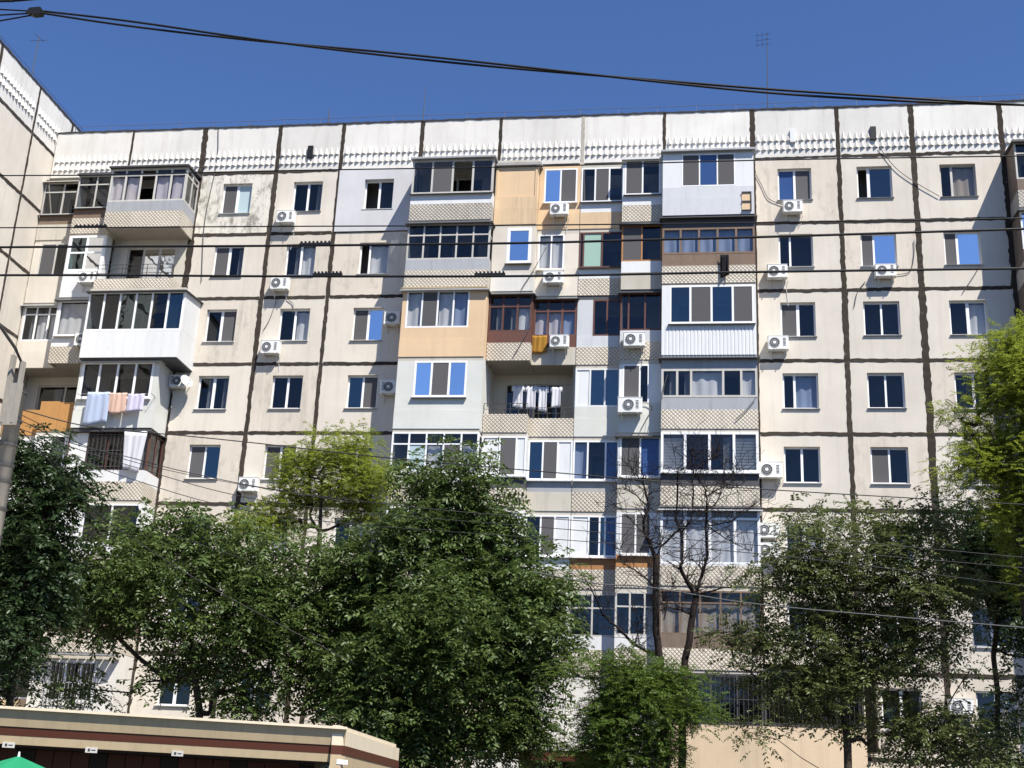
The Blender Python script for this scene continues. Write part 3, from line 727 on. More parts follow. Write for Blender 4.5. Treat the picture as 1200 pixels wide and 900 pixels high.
# ------------------------------------------------------------------ air conditioners
def ring(m, c, r0, r1, y0, n=20):
    b = len(m.v)
    for j in range(n):
        a = 2*math.pi*j/n; ca, sa = math.cos(a), math.sin(a)
        m.v += [(c[0]+r0*ca, y0, c[1]+r0*sa), (c[0]+r1*ca, y0, c[1]+r1*sa), (c[0]+r1*ca, y0+.03, c[1]+r1*sa), (c[0]+r0*ca, y0+.03, c[1]+r0*sa)]
    for j in range(n):
        q = (j+1) % n
        for k in range(4): m.f.append([b+j*4+k, b+q*4+k, b+q*4+(k+1)%4, b+j*4+(k+1)%4])
def ac_meshes(w, h, fx):
    c = MB(); d = .29; bv = .025
    pts = [(-w/2, -d+bv, 0), (-w/2+bv, -d, 0), (w/2-bv, -d, 0), (w/2, -d+bv, 0), (w/2, 0, 0), (-w/2, 0, 0)]
    c.prism(pts, (0,0,h)); c.box(-w/2-.008, w/2+.008, -d-.008, .004, h-.001, h+.012)
    g = MB(); r = min(h*.37, .20); cx = fx
    nn = 24; g.poly([(cx+r*math.cos(2*math.pi*i/nn), -d-.004, h/2+r*math.sin(2*math.pi*i/nn)) for i in range(nn)])
    l = MB()
    for q in (.33, .62, .98): ring(l, (cx, h/2), r*q-.008, r*q+.006, -d-.018)
    for i in range(10):
        a = 2*math.pi*i/10
        l.tube([(cx+.05*math.cos(a), -d-.012, h/2+.05*math.sin(a)), (cx+r*math.cos(a), -d-.012, h/2+r*math.sin(a))], .005, 4)
    hub = MB(); hub.poly([(cx+.055*math.cos(2*math.pi*i/12), -d-.02, h/2+.055*math.sin(2*math.pi*i/12)) for i in range(12)])
    ks = []
    for x in (-w*.32, w*.32):
        k = MB(); ks.append(k); k.box(x-.015, x+.015, -d-.03, .06, -.035, -.003); k.box(x-.015, x+.015, .045, .06, -.30, -.036)
        k.tube([(x, -d*.8, -.03), (x, .05, -.27)], .010, 4)
    v = MB(); s = 1 if fx < 0 else -1
    for i in range(6): v.box(s*w*.30-.05, s*w*.30+.05, -d-.006, -d-.001, h*.25+i*.055, h*.25+i*.055+.025)
    return c, g, l, hub, ks[0], v, ks[1]
def ac(px, py, d, label, w=.80, h=.55, fx=-.13):
    w *= .93; h *= .93
    p = un(px, py, -d-.36); loc = Vector((p.x, -d-.065, p.z-h/2))
    e = tag(empty('air_conditioner', loc), label, 'air conditioner', 'air conditioner outdoor units on the facade')
    for nm, mt, i in (('casing','ac_white',0),('fan_opening','ac_well',1),('fan_grille','sheet_grey',2),('fan_hub','ac_white',3),('bracket','iron_white',4),('side_vent','ac_dark',5),('bracket','iron_white',6)):
        shared(('ac', w, h, fx, i), lambda: ac_meshes(w, h, fx)[i], nm, mt, e, loc)
    # drain hose
    if rng.random() < .6:
        x = loc.x + w*.42; ln = rng.uniform(.5, 1.1)
        MB().tube([(x, loc.y-.1, loc.z+.1), (x+.06, loc.y-.12, loc.z-.1), (x+.02, -d-.02, loc.z-.35), (x+rng.uniform(-.12,.1), -d-.015, loc.z-ln)], .011, 5).build('drain_hose', 'iron_white', e)
ac(334,253,0,'white air conditioner beside the top storey window, next to the mould stained panel')
ac(327,331,0,'white air conditioner with hoses under a window with ribbed wire fitting before it')
ac(316,406,0,'white air conditioner with black side vent, second from top storey window down, beside blind window')
ac(290,567,0,'white air conditioner beside a fifth storey window above the walnut tree')
ac(655,244,.28,'air conditioner hung on the peach rendered wall under a blue window',.78,.5)
ac(648,324,.28,'air conditioner on cream wall above the brown wooden loggia windows',.85,.5)
ac(655,399,.30,'air conditioner beside the mustard towel on a brown wooden loggia',.78,.5)
ac(743,397,.82,'air conditioner on the shaded loggia with brown timber posts',.85,.55)
ac(738,474,.82,'air conditioner below the tall narrow window beside the frosted loggia',.95,.6,-.05)
ac(929,241,0,'air conditioner under the blue paned top storey window with trailing hose',.78,.5)
ac(911,317,0,'air conditioner beside the black cloth balcony, below a half open window')
ac(1038,316,0,'air conditioner under a sky blue window with black hoses looping up the joint',.82,.5)
ac(912,401,0,'air conditioner next to the white corrugated balcony')
ac(903,550,0,'air conditioner next to the balcony with horizontal blinds',.90,.6)
ac(900,621,0,'upper of two stacked air conditioners beside the brocade curtain balcony',.85,.55)
ac(901,644,0,'lower of two stacked air conditioners beside the brocade curtain balcony',.85,.52)
ac(101,324,.82,'air conditioner on white panelled loggia next to the open railed balcony',.80,.5)
ac(98,397,.82,'air conditioner beside the white plastic balcony, above orange boards',.86,.55)
ac(459,372,0,'shaded air conditioner beside the peach rendered balcony',.70,.55,0.0)
ac(455,453,0,'shaded air conditioner beside the pale mint balcony',.70,.55,0.0)
ac(207,446,0,'shaded air conditioner under the overhanging white plastic balcony',.70,.5,0.0)
ac(1190,672,.6,'air conditioner partly hidden by the yellow green locust foliage',.85,.6)
ac(1127,828,0,'air conditioner low on the wall behind the olive green tree',.85,.55)

# satellite dish
p = un(218,447,-.45); e = tag(empty('satellite_dish', p), 'small white satellite dish toned grey for shade under the overhanging white balcony', 'satellite dish')
m = MB(); dn = Vector((.75,-.55,.42)).normalized(); a = dn.cross(Vector((0,0,1))).normalized(); b_ = a.cross(dn)
for i in range(6):
    for j in range(16):
        r = .27*i/5; an = 2*math.pi*j/16; m.v.append(tuple(p + a*r*math.cos(an) + b_*r*math.sin(an) + dn*(r*r*.7)))
for i in range(5):
    for j in range(16): q = (j+1)%16; m.f.append([i*16+j, i*16+q, (i+1)*16+q, (i+1)*16+j])
m.smooth = True; m.build('reflector','panel_grey',e)  # grey tone puts shade into the white dish's colour
MB().tube([p - b_*.22 + dn*.05, p - b_*.12 + dn*.32], .012, 5).build('feed_arm','iron',e)
MB().tube([p, (p.x, -.02, p.z-.05)], .02, 6).build('mount_arm','iron_white',e)

# ------------------------------------------------------------------ roof antennas
def antenna(px, py0, py1, Y, label, kind='yagi', r=.022):
    a = un(px[0], py0, Y); t = un(px[1], py1, Y); a = Vector((a.x, Y, 27.9)) if kind != 'wing' else Vector((a.x, Y, 29.0)); t.x = a.x + (t.x-a.x)*.6
    e = tag(empty('roof_antenna', a), label, 'antenna'); m = MB(); m.tube([a, (a+t)/2, t], [r, r*.9, r*.6], 6); m.build('mast', 'iron', e)
    if kind in ('yagi', 'wing'):
        for q, L in ((.03,.42),(.13,.5),(.22,.36)):
            c = t + (a-t)*q*.5; b = MB(); b.tube([c-Vector((.45,0,.06)), c+Vector((.12,0,0))], .009, 4)
            for i in range(3): x = c.x-.40+.2*i; b.tube([(x, c.y-L*.35, c.z-.05), (x, c.y+L*.35, c.z-.05)], .006, 4)
            b.build('antenna_boom','iron',e)
    if kind == 'rod': MB().tube([t, t+Vector((.01,0,.35))], .008, 4).build('antenna_rod','iron',e)
antenna((899,900),122,38,.6,'tall thin television antenna mast with crossbars on the roof edge')
antenna((496,498),140,108,.4,'dark rod antenna rising from the parapet above the stack with the peach balcony','rod')
antenna((385,386),143,128,.4,'short stub mast on the parapet above the grey patched panel','stub',.03)
p = unx(38,85,-28.6); e = tag(empty('roof_antenna', (-28.6,p.y,29.0)), 'faint thin antenna on the roof of the end wing', 'antenna'); tp = unx(42,38,-28.6)
MB().tube([(-28.6,p.y,29.0), (-28.6,p.y,tp.z)], .02, 5).build('mast','cable_grey',e)
MB().tube([(-28.6,p.y-.4,tp.z-.1), (-28.6,p.y+.4,tp.z)], .012, 4).tube([(-29.0,p.y,tp.z-.2), (-28.2,p.y,tp.z-.2)], .012, 4).build('antenna_boom','cable_grey',e)

# ------------------------------------------------------------------ laundry
def hang(name, label, cat, mat, px0, px1, py0, py1, Y, group=None, flare=0, seed=0, shape=None):
    a = un(px0, py0, Y); b = un(px1, py0, Y); c = un((px0+px1)/2, py1, Y); w = b.x-a.x; h = a.z-c.z; r = random.Random(seed)
    m = MB(); n, k = 14, 8; ph = r.random()*6
    for j in range(k+1):
        for i in range(n+1):
            u, v = i/n, j/k; x = a.x + w*(u + (u-.5)*flare*v); sg = .02*math.sin(math.pi*u)
            low = h*(1+.05*math.sin(ph+u*5))
            m.v.append((x, Y + .03*math.sin(ph+u*9+v*1.5)*(.3+v) + .02*math.sin(u*21), a.z - low*v - sg*(1-v)))
    for j in range(k):
        for i in range(n):
            if shape and not shape((i+.5)/n, (j+.5)/k): continue
            q = j*(n+1)+i; m.f.append([q, q+n+1, q+n+2, q+1])
    used = sorted({i for f in m.f for i in f}); mp = {o_: i for i, o_ in enumerate(used)}
    m.v = [m.v[i] for i in used]; m.f = [[mp[i] for i in f] for f in m.f]
    m.smooth = True; o = m.build(name, mat)
    sd = o.modifiers.new('t', 'SOLIDIFY'); sd.thickness = .006
    return tag(o, label, cat, group)
YL = -1.30-.28
hang('towel','pale blue striped towel hung out over the mint balcony','towel','cloth_blue',103,129,459,497,YL,'laundry on the lines',.12,1)
hang('towel','small pale pink towel on the line between blue and lilac ones','towel','cloth_pink',129,149,460,484,YL,'laundry on the lines',.05,2)
hang('towel','lilac white towel hung last on the line below four dark panes','towel','cloth_lilac',150,170,461,482,YL,'laundry on the lines',.0,3)
e = tag(empty('clothes_line', un(140,462,-1.5)), 'bracketed clothes line in front of the mint balcony', 'clothes line')
for px in (92, 178): q = un(px,462,YL); MB().tube([(q.x,-1.28,q.z-.25),(q.x,-1.285,q.z),(q.x,YL-.06,q.z+.01)],.012,5).build('line_bracket','iron',e)
qa, qb = un(92,462,YL), un(178,462,YL); MB().tube([(qa.x,YL,qa.z+.012),(qb.x,YL,qb.z+.012)],.006,4).build('line','iron_white',e)
hang('bed_sheet','white sheet draped outside the balcony with barred window and brown side','sheet','cloth_white',146,173,505,552,-1.47,None,-.35,5)
shirt = lambda u, v: (v < .28) or (.14 < u < .86)
for i, (x0, x1, y1) in enumerate(((600,615,478),(616,630,480),(630,643,483),(645,659,478))):
    hang('shirt','white shirt drying on the line in the open dark loggia','shirt','cloth_white',x0,x1,452+i*.4,y1,.10,'white shirts drying in the loggia',.1,10+i,shirt)
e = tag(empty('clothes_line', un(628,452,.1)), 'thin clothes line carrying white shirts in the open loggia', 'clothes line')
MB().tube([(-6.6,.10,un(600,451,.1).z+.02),(-4.75,.10,un(662,452,.1).z+.02)],.006,4).build('line','iron',e)
hang('towel','mustard yellow towel over the rail of the brown wooden loggia','towel','cloth_mustard',622,641,393,413,-.40,None,.05,20)
hang('garment','black garment hanging from the weathered wooden balcony','clothing','cloth_black',844,854,298,324,-1.42,None,0,21)

# ------------------------------------------------------------------ kiosk in front of the trees
K0, K1 = Vector((-16.5,-25.95,0)), Vector((-6.35,-22.05,0)); kx = (K1-K0).normalized(); ky = Vector((-kx.y, kx.x, 0)); KL = (K1-K0).length
K = empty('market_kiosk', K0 + kx*KL/2 + ky*2); tag(K, 'cream market kiosk roof with brown stripe and deep shaded front', 'kiosk')
KO = K0 + Vector((0,0,.13))
def kprof(name, mat, prof, s0=0, s1=None):
    s1 = KL if s1 is None else s1
    MB().prism([tuple(KO + kx*s0 + ky*a + Vector((0,0,z-.13))) for a, z in prof], kx*(s1-s0)).build(name, mat, K)
kb = Vector((-.03,1,0)).normalized()
kprof('roof_edge','kiosk_trim',[(-.03,3.14),(-.03,3.185),(.25,3.19),(.25,3.14)])
kprof('cornice','kiosk_cream',[(.03,3.139),(.24,3.139),(.24,2.86),(.10,2.86)])
kprof('stripe','kiosk_brown',[(.115,2.859),(.24,2.859),(.24,2.715),(.135,2.715)])
kprof('fascia','kiosk_cream',[(.14,2.714),(.24,2.714),(.24,2.57),(.16,2.57)])
kprof('roof','kiosk_trim',[(.251,3.18),(.251,3.12),(4.8,3.12),(4.8,3.18)],0,KL-.15)
kprof('ceiling','kiosk_dark',[(.25,2.60),(.25,2.56),(4.7,2.56),(4.7,2.60)],0,KL-.2)
kprof('rear_wall','kiosk_cream',[(4.7,.13),(4.8,.13),(4.8,3.11),(4.7,3.11)],0,KL-.15)
for i in range(34):
    s0 = .1+i*.315
    if s0+.3 > KL-.3: break
    kprof('front_board','kiosk_brown' if i % 4 else 'kiosk_dark',[(1.5,.13),(1.54,.13),(1.54,2.55),(1.5,2.55)],s0,s0+.30)
# end wall with rounded top edge
for nm, mt, z0, z1, o in (('end_wall','kiosk_cream',.13,2.70,0),('end_stripe','kiosk_brown',2.701,2.86,-.012),('end_wall_top','kiosk_trim',2.861,3.12,0)):
    pts = [(.10+o, .03), (.02+o, .12)] if nm != 'x' else []
    base = [KO + kx*(KL-.25) + ky*.05, KO + kx*(KL-.06+abs(o)) + ky*.05, KO + kx*(KL+.02+abs(o)) + ky*.16, KO + kx*(KL+.02+abs(o)) + ky*.16 + kb*5, KO + kx*(KL-.25) + ky*.16 + kb*5]
    MB().prism([tuple(v + Vector((0,0,z0-.13))) for v in base], (0,0,z1-z0)).build(nm, mt, K)
base = [KO + kx*(KL-.25) + ky*.07, KO + kx*(KL-.10) + ky*.07, KO + kx*(KL-.05) + ky*.2, KO + kx*(KL-.05) + ky*.2 + kb*5, KO + kx*(KL-.25) + ky*.2 + kb*5]
MB().prism([tuple(v + Vector((0,0,2.991))) for v in base], (0,0,.085)).build('end_cap','kiosk_trim',K)
for px, py in ((10,873),(107,879),(208,883)):
    d = ray(px,py); n_ = ky; t_ = ((KO+ky*.14-CAM).dot(n_))/d.dot(n_); q = CAM + d*t_
    m = MB(); m.prism([tuple(q + kx*a + Vector((0,0,b))) for a, b in ((-.10,-.045),(.10,-.045),(.10,.045),(-.10,.045))], ky*.03); m.build('sign_plate','paint_old',K)
    m = MB(); m.prism([tuple(q - ky*.004 + kx*a + Vector((0,0,b))) for a, b in ((-.06,-.022),(-.02,-.022),(-.02,.022),(-.06,.022))], ky*.003); m.prism([tuple(q - ky*.004 + kx*a + Vector((0,0,b))) for a, b in ((.0,-.008),(.07,-.008),(.07,.008),(.0,.008))], ky*.003); m.build('sign_mark','ac_dark',K)
d = ray(401,893); t_ = ((KO+ky*.04-CAM).dot(ky))/d.dot(ky); q = CAM + d*t_
MB().prism([tuple(q + kx*a + Vector((0,0,b))) for a, b in ((-.10,-.04),(.10,-.04),(.10,.04),(-.10,.04))], ky*.02).build('sign_plate','pvc_white',K)

# green parasol in front of the kiosk
p = un(22,886,-27.3); e = tag(empty('market_parasol', (p.x,p.y,.13)), 'green market parasol top in front of the kiosk', 'parasol')
MB().tube([(p.x,p.y,.13),(p.x,p.y,p.z-.02)],.022,8).build('pole','iron_white',e)
m = MB(); top = Vector((p.x,p.y,p.z)); n = 8
for i in range(n):
    a0, a1 = 2*math.pi*i/n, 2*math.pi*(i+1)/n; am = (a0+a1)/2
    rim0 = top + Vector((1.45*math.cos(a0),1.45*math.sin(a0),-.48)); rim1 = top + Vector((1.45*math.cos(a1),1.45*math.sin(a1),-.48))
    mid0 = top.lerp(rim0,.5)-Vector((0,0,.01)); mid1 = top.lerp(rim1,.5)-Vector((0,0,.01)); mm = (mid0+mid1)/2-Vector((0,0,.03)); rm = (rim0+rim1)/2-Vector((0,0,.0))+Vector((-.06*math.cos(am),-.06*math.sin(am),0))
    m.poly([top,mid0,mm]); m.poly([top,mm,mid1]); m.poly([mid0,rim0,rm,mm]); m.poly([mm,rm,rim1,mid1])
    m.poly([rim0, rim0-Vector((0,0,.16)), rm-Vector((0,0,.16)), rm]); m.poly([rm, rm-Vector((0,0,.16)), rim1-Vector((0,0,.16)), rim1])
m.build('canopy','cloth_green',e)
for i in range(n):
    a0 = 2*math.pi*i/n; MB().tube([top-Vector((0,0,.02)), top + Vector((1.42*math.cos(a0),1.42*math.sin(a0),-.49))], .008, 4).build('rib','iron',e)
MB().tube([top-Vector((0,0,.01)),top+Vector((0,0,.06))],[.02,.012],8).build('finial','pvc_white',e)

# ------------------------------------------------------------------ utility pole and cables
PY = -20.6; pt = un(15,455,PY); pb = un(3,600,PY); px_ = (pt.x+pb.x)/2
U = tag(empty('utility_pole', (px_,PY,.13)), 'banded concrete utility pole with curved lamp arm beside the dark roadside tree', 'pole')
m = MB(); m.tube([(px_,PY,.13),(px_,PY,5),(px_,PY,pt.z)],[.23,.20,.165],12); m.smooth = True; m.build('shaft','pole_concrete',U)
for i, dz in enumerate((.1,.75,1.3,1.75,2.1,2.7,3.3)): m = MB(); m.tube([(px_,PY,pt.z-dz-.03),(px_,PY,pt.z-dz+.03)],.195+.004*dz,12); m.build('band','iron',U)
MB().box(px_-.18,px_+.20,PY-.22,PY-.17,pt.z-.9,pt.z+.05).box(px_-.18,px_-.10,PY-.23,PY-.10,pt.z-.85,pt.z+.7).box(px_+.08,px_+.14,PY-.23,PY-.10,pt.z-.85,pt.z+.55).build('bracket','pole_concrete',U)
a0 = un(17,470,PY-.15); a1 = un(25,424,PY-.2); a2 = un(18,408,PY-.5); a3 = un(0,382,PY-1.0); a4 = un(-60,330,PY-2)
MB().tube([a0,a1,a2,a3,a4],.035,8).build('lamp_arm','iron',U)
MB().box(a4.x-.6,a4.x+.1,a4.y-.15,a4.y+.15,a4.z-.12,a4.z+.08).build('lamp_head','sheet_grey',U)

def spline(pts, n=10):
    P = [pts[0]+(pts[0]-pts[1])] + pts + [pts[-1]+(pts[-1]-pts[-2])]; out = []
    for i in range(1, len(P)-2):
        for k in range(n):
            t = k/n; p0,p1,p2,p3 = P[i-1:i+3]
            out.append(.5*((2*p1)+(p2-p0)*t+(2*p0-5*p1+4*p2-p3)*t*t+(3*p1-p0-3*p2+p3)*t**3))
    out.append(pts[-1]); return out
def wire(pix, Y, r, label, mat='cable_black', name='overhead_wire', Yend=None, n=10, parent=None):
    pix = list(pix)                       # wires that leave the frame run on along the street
    (xa, ya), (xb, yb) = pix[-2:]
    if xb > 1200: pix.append((2000, yb + (yb-ya)/(xb-xa)*(2000-xb)))
    if pix[0][0] < 0: (xa, ya), (xb, yb) = pix[:2]; pix.insert(0, (-700, ya - (yb-ya)/(xb-xa)*(700+xa)))
    ys_ = [Y + ((Yend if Yend is not None else Y)-Y)*i/(len(pix)-1) for i in range(len(pix))]
    pts = spline([un(x, y, yy) for (x, y), yy in zip(pix, ys_)], n)
    m = MB(); m.tube(pts, r, 6); m.smooth = True
    o = m.build(name, mat, parent)
    if parent is None: tag(o, label, 'wire')
    return o, pts
# heavy twisted cable across the sky
TC = empty('twisted_cable', un(48,15,-31)); tag(TC, 'thick twisted black cable with clamp sweeping across the blue sky', 'cable')
pix = [(48,14),(150,27.5),(300,47),(450,63),(600,78.5),(750,93),(900,106.5),(1050,116),(1200,123),(1400,130),(1700,136),(2000,140)]
pts = spline([un(x,y,-31) for x,y in pix], 24)
for ph in (0, math.pi):
    q = []
    for i, p in enumerate(pts):
        a = ph + i*.055 + .8*math.sin(i*.021); q.append(p + Vector((0,.022*math.cos(a),.024*math.sin(a)+(.030 if ph == 0 else -.030)*max(0,1-i/42))))
    m = MB(); m.tube(q, .0155, 6); m.smooth = True; m.build('strand','cable_black',TC)
p = un(42,15,-31); MB().prism([tuple(p+Vector(v)) for v in ((-.13,-.05,-.01),(-.08,-.05,.06),(.08,-.05,.065),(.11,-.05,.02),(.10,-.05,-.045),(-.02,-.05,-.05))],(0,.10,0)).build('clamp','cable_black',TC)
for k, (x, y) in enumerate(((-90,5),(-90,22),(-90,60))): MB().tube([un(x,y,-31.2), un(-20,10+k*9,-31.1), un(36,13+k*2.5,-31)], .012, 5).build('strand','cable_black',TC)
wire([(-60,3),(10,1),(60,-3)],-31.5,.018,'short dark wire crossing the top corner of the sky above the clamp')
wire([(-40,206),(120,205),(330,200),(620,195),(900,187.5),(1240,182)],-30,.009,'uppermost thin street wire stretched just below the frieze')
oB, ptB = wire([(-40,267),(120,266.5),(330,265.3),(560,264.3),(800,262),(1000,259),(1240,255)],-30,.009,'second thin street wire passing below the top storey windows')
oC, ptC = wire([(-40,290),(120,289),(330,288),(600,285),(760,281),(900,277.5),(1240,267)],-33,.013,'thick trolley wire crossing the eighth storey windows')
oD, ptD = wire([(-40,322.5),(120,322.5),(330,323.8),(600,323.6),(760,321),(900,318.5),(1240,314)],-33,.013,'lower thick trolley wire crossing below the eighth storey windows')
def clamp(px0, px1, py, Y, label):
    a, b = un(px0,py,Y), un(px1,py,Y); e = tag(empty('wire_spacer', (a+b)/2), label, 'wire fitting', 'ribbed fittings on the trolley wires')
    m = MB(); m.box(a.x,b.x,a.y-.012,a.y+.012,a.z-.008,a.z+.014); m.build('bar','cable_black',e)
    n = 8; m = MB()
    for i in range(n): x = a.x+(b.x-a.x)*(i+.5)/n; m.box(x-.009,x+.009,a.y-.014,a.y+.014,a.z+.0145,a.z+.034)
    m.build('rib','cable_black',e)
clamp(351,388,286.5,-33,'ribbed black fitting on the upper trolley wire over a window'); clamp(367,401,322,-33,'ribbed black fitting on the lower trolley wire beside the grey patched column')
clamp(556,592,322,-33,'ribbed black fitting on the lower trolley wire before the glazed stack'); clamp(87,125,266,-30,'ribbed black fitting on the thin wire before the railed balcony')
CW = [([(18,478),(105,500),(220,511),(307,520),(460,537),(700,558),(890,573),(1230,593)],-20.3,-14,.013,'service cable from the pole past the peach balcony stack to the locust tree'),
 ([(18,490),(80,518),(152,536),(218,553),(330,575),(500,596),(648,608),(900,626),(1230,656)],-20.3,-13,.010,'slack cable running behind the ash tree past the bare tree forks'),
 ([(16,500),(150,545),(330,590),(648,619),(900,640),(1230,668)],-20.3,-13,.009,'thin cable crossing in front of the bare branches'),
 ([(16,505),(150,560),(330,605),(652,632),(900,650),(1230,690)],-20.3,-13,.009,'lowest thin cable crossing the curtained balcony behind bare branches'),
 ([(16,495),(54,536),(96,584),(136,618),(250,690),(420,780)],-20.3,-15,.011,'steep drop cable from the pole into the walnut tree'),
 ([(624,670),(700,684),(760,688),(880,707),(1040,722),(1230,738)],-15,-15.5,.014,'pale cable low across the olive tree crown','cable_grey'),
 ([(20,484),(120,530),(240,560),(420,590)],-20.3,-14.5,.008,'thin cable sagging from the pole past the draped sheet balcony'),
 ([(14,510),(90,560),(160,610),(300,660)],-20.3,-15.5,.008,'thin cable disappearing into the walnut foliage'),
 ([(600,805),(660,820),(720,835),(900,850)],-4,-3,.014,'sagging cable before the blank lower wall beside the dark entrance'),
 ([(590,812),(650,826),(690,832),(740,838)],-4,-2.2,.012,'second sagging cable before the blank lower wall')]
for c in CW: wire(c[0], c[1], c[3], c[4], c[5] if len(c) > 5 else 'cable_black', 'service_cable', c[2])
# hoses and loose wires clipped to the facade, parts of the building
for pix, Y in (([(886,205),(893,218),(900,232),(912,238),(921,241)],-.04),([(1030,172),(1050,197),(1075,215),(1101,230)],-.06),([(1050,322),(1066,318),(1071,300),(1071,282)],-.04),([(1014,330),(1005,342),(1001,360)],-.04),
               ([(1149,310),(1140,325),(1128,343)],-.04),([(256,150),(254,190),(240,260),(236,330)],-.04),([(745,475),(757,472),(764,478),(757,492),(750,505)],-.86),([(610,340),(628,312),(640,290)],-.86),([(600,420),(612,400),(620,385)],-.86),
               ([(783,438),(779,450),(775,470)],-1.36),([(886,466),(873,482),(862,492)],-1.36),([(324,352),(316,374),(308,388)],-.04),([(336,350),(343,356),(343,366)],-.04)):
    wire(pix, Y, .014, '', 'cable_grey', 'loose_cable', parent=B)

# ------------------------------------------------------------------ trees
nr = np.random.default_rng(5)
def leaves_mesh(name, mat, cent, n_spray, spread, kind, parent, loc):
    """compound leaves: every spray is a drooping stalk with paired leaflets"""
    cfg = {'walnut':(.36,4,.165,.064,.55),'ash':(.30,4,.130,.050,.45),'locust':(.26,7,.070,.030,.25),'dark':(.32,4,.15,.062,.6)}[kind]
    RL, NP, LL, LW, droop = cfg
    C = np.repeat(cent, n_spray, axis=0); n = len(C)
    O = C + np.clip(nr.normal(0, 1, (n,3)), -1.7, 1.7)*np.array([spread, spread, spread*.62])
    D = nr.normal(0, 1, (n,3)) + (O-C)/spread*.8; D[:,2] = D[:,2]*.45 - droop*.35 + .1; D /= np.linalg.norm(D, axis=1, keepdims=True)
    UPv = np.array([0,0,1.0]) + nr.normal(0,.35,(n,3)); Sd = np.cross(D, UPv); Sd /= np.linalg.norm(Sd, axis=1, keepdims=True); Nn = np.cross(Sd, D)
    sc = nr.uniform(.7, 1.25, n)
    vs = []; 
    ts = [((i+1)/NP, sgn) for i in range(NP) for sgn in (-1,1)] + [(1.08, 0)]
    for t, sgn in ts:
        P = O + D*(RL*t*sc)[:,None]; P[:,2] -= droop*RL*sc*t*t*.6
        d = D*(.45 if sgn else 1) + Sd*sgn*.9 + Nn*nr.normal(0,.25,n)[:,None]; d[:,2] -= droop*.5*t + nr.uniform(0,.2,n)
        d /= np.linalg.norm(d, axis=1, keepdims=True)
        w = np.cross(d, Nn + nr.normal(0,.35,(n,3))); w /= np.linalg.norm(w, axis=1, keepdims=True); up = np.cross(w, d)
        l = (LL*sc*nr.uniform(.75,1.2,n)*(1-.25*abs(t-.55)))[:,None]; ww = (LW*sc*nr.uniform(.8,1.2,n))[:,None]
        vs.append(np.stack([P, P+d*l*.48+w*ww*.5+up*l*.07, P+d*l - up*l*.05, P+d*l*.48-w*ww*.5+up*l*.07], 1))
    V = np.concatenate(vs, 0).reshape(-1,3) - np.array(loc); q = len(V)//4
    me = bpy.data.meshes.new(name); me.vertices.add(len(V)); me.vertices.foreach_set('co', V.astype(np.float32).ravel())
    idx = (np.arange(q)*4)[:,None] + np.array([[0,1,2,0,2,3]]); me.loops.add(q*6); me.loops.foreach_set('vertex_index', idx.astype(np.int32).ravel())
    me.polygons.add(q*2); me.polygons.foreach_set('loop_start', (np.arange(q*2)*3).astype(np.int32)); me.polygons.foreach_set('loop_total', np.full(q*2,3,np.int32))
    me.materials.append(M[mat]); me.update(calc_edges=True)
    return _link(bpy.data.objects.new(name, me), parent, loc)
def limb_mesh(nodes, par, tipr, rmax, thick):
    n = len(nodes); acc = np.zeros(n); ch = [[] for _ in range(n)]
    for i, p in enumerate(par):
        if p >= 0: ch[p].append(i)
    R = np.zeros(n)
    for i in range(n-1, -1, -1): R[i] = max(tipr, sum(R[c]**2.25 for c in ch[i])**(1/2.25)) if ch[i] else tipr
    R *= min(1, rmax/R[0]); R = np.maximum(R, tipr*.7); R[0] = max(R[0], rmax*.8)
    a, b = MB(), MB()
    for i, p in enumerate(par):
        if p < 0: continue
        big = R[i] > thick; r0 = min(R[p], R[i]*1.5)
        (a if big else b).tube([nodes[p], nodes[i]], [r0, R[i]], 8 if big else 4, cap=False)
    a.smooth = b.smooth = True
    return a, b
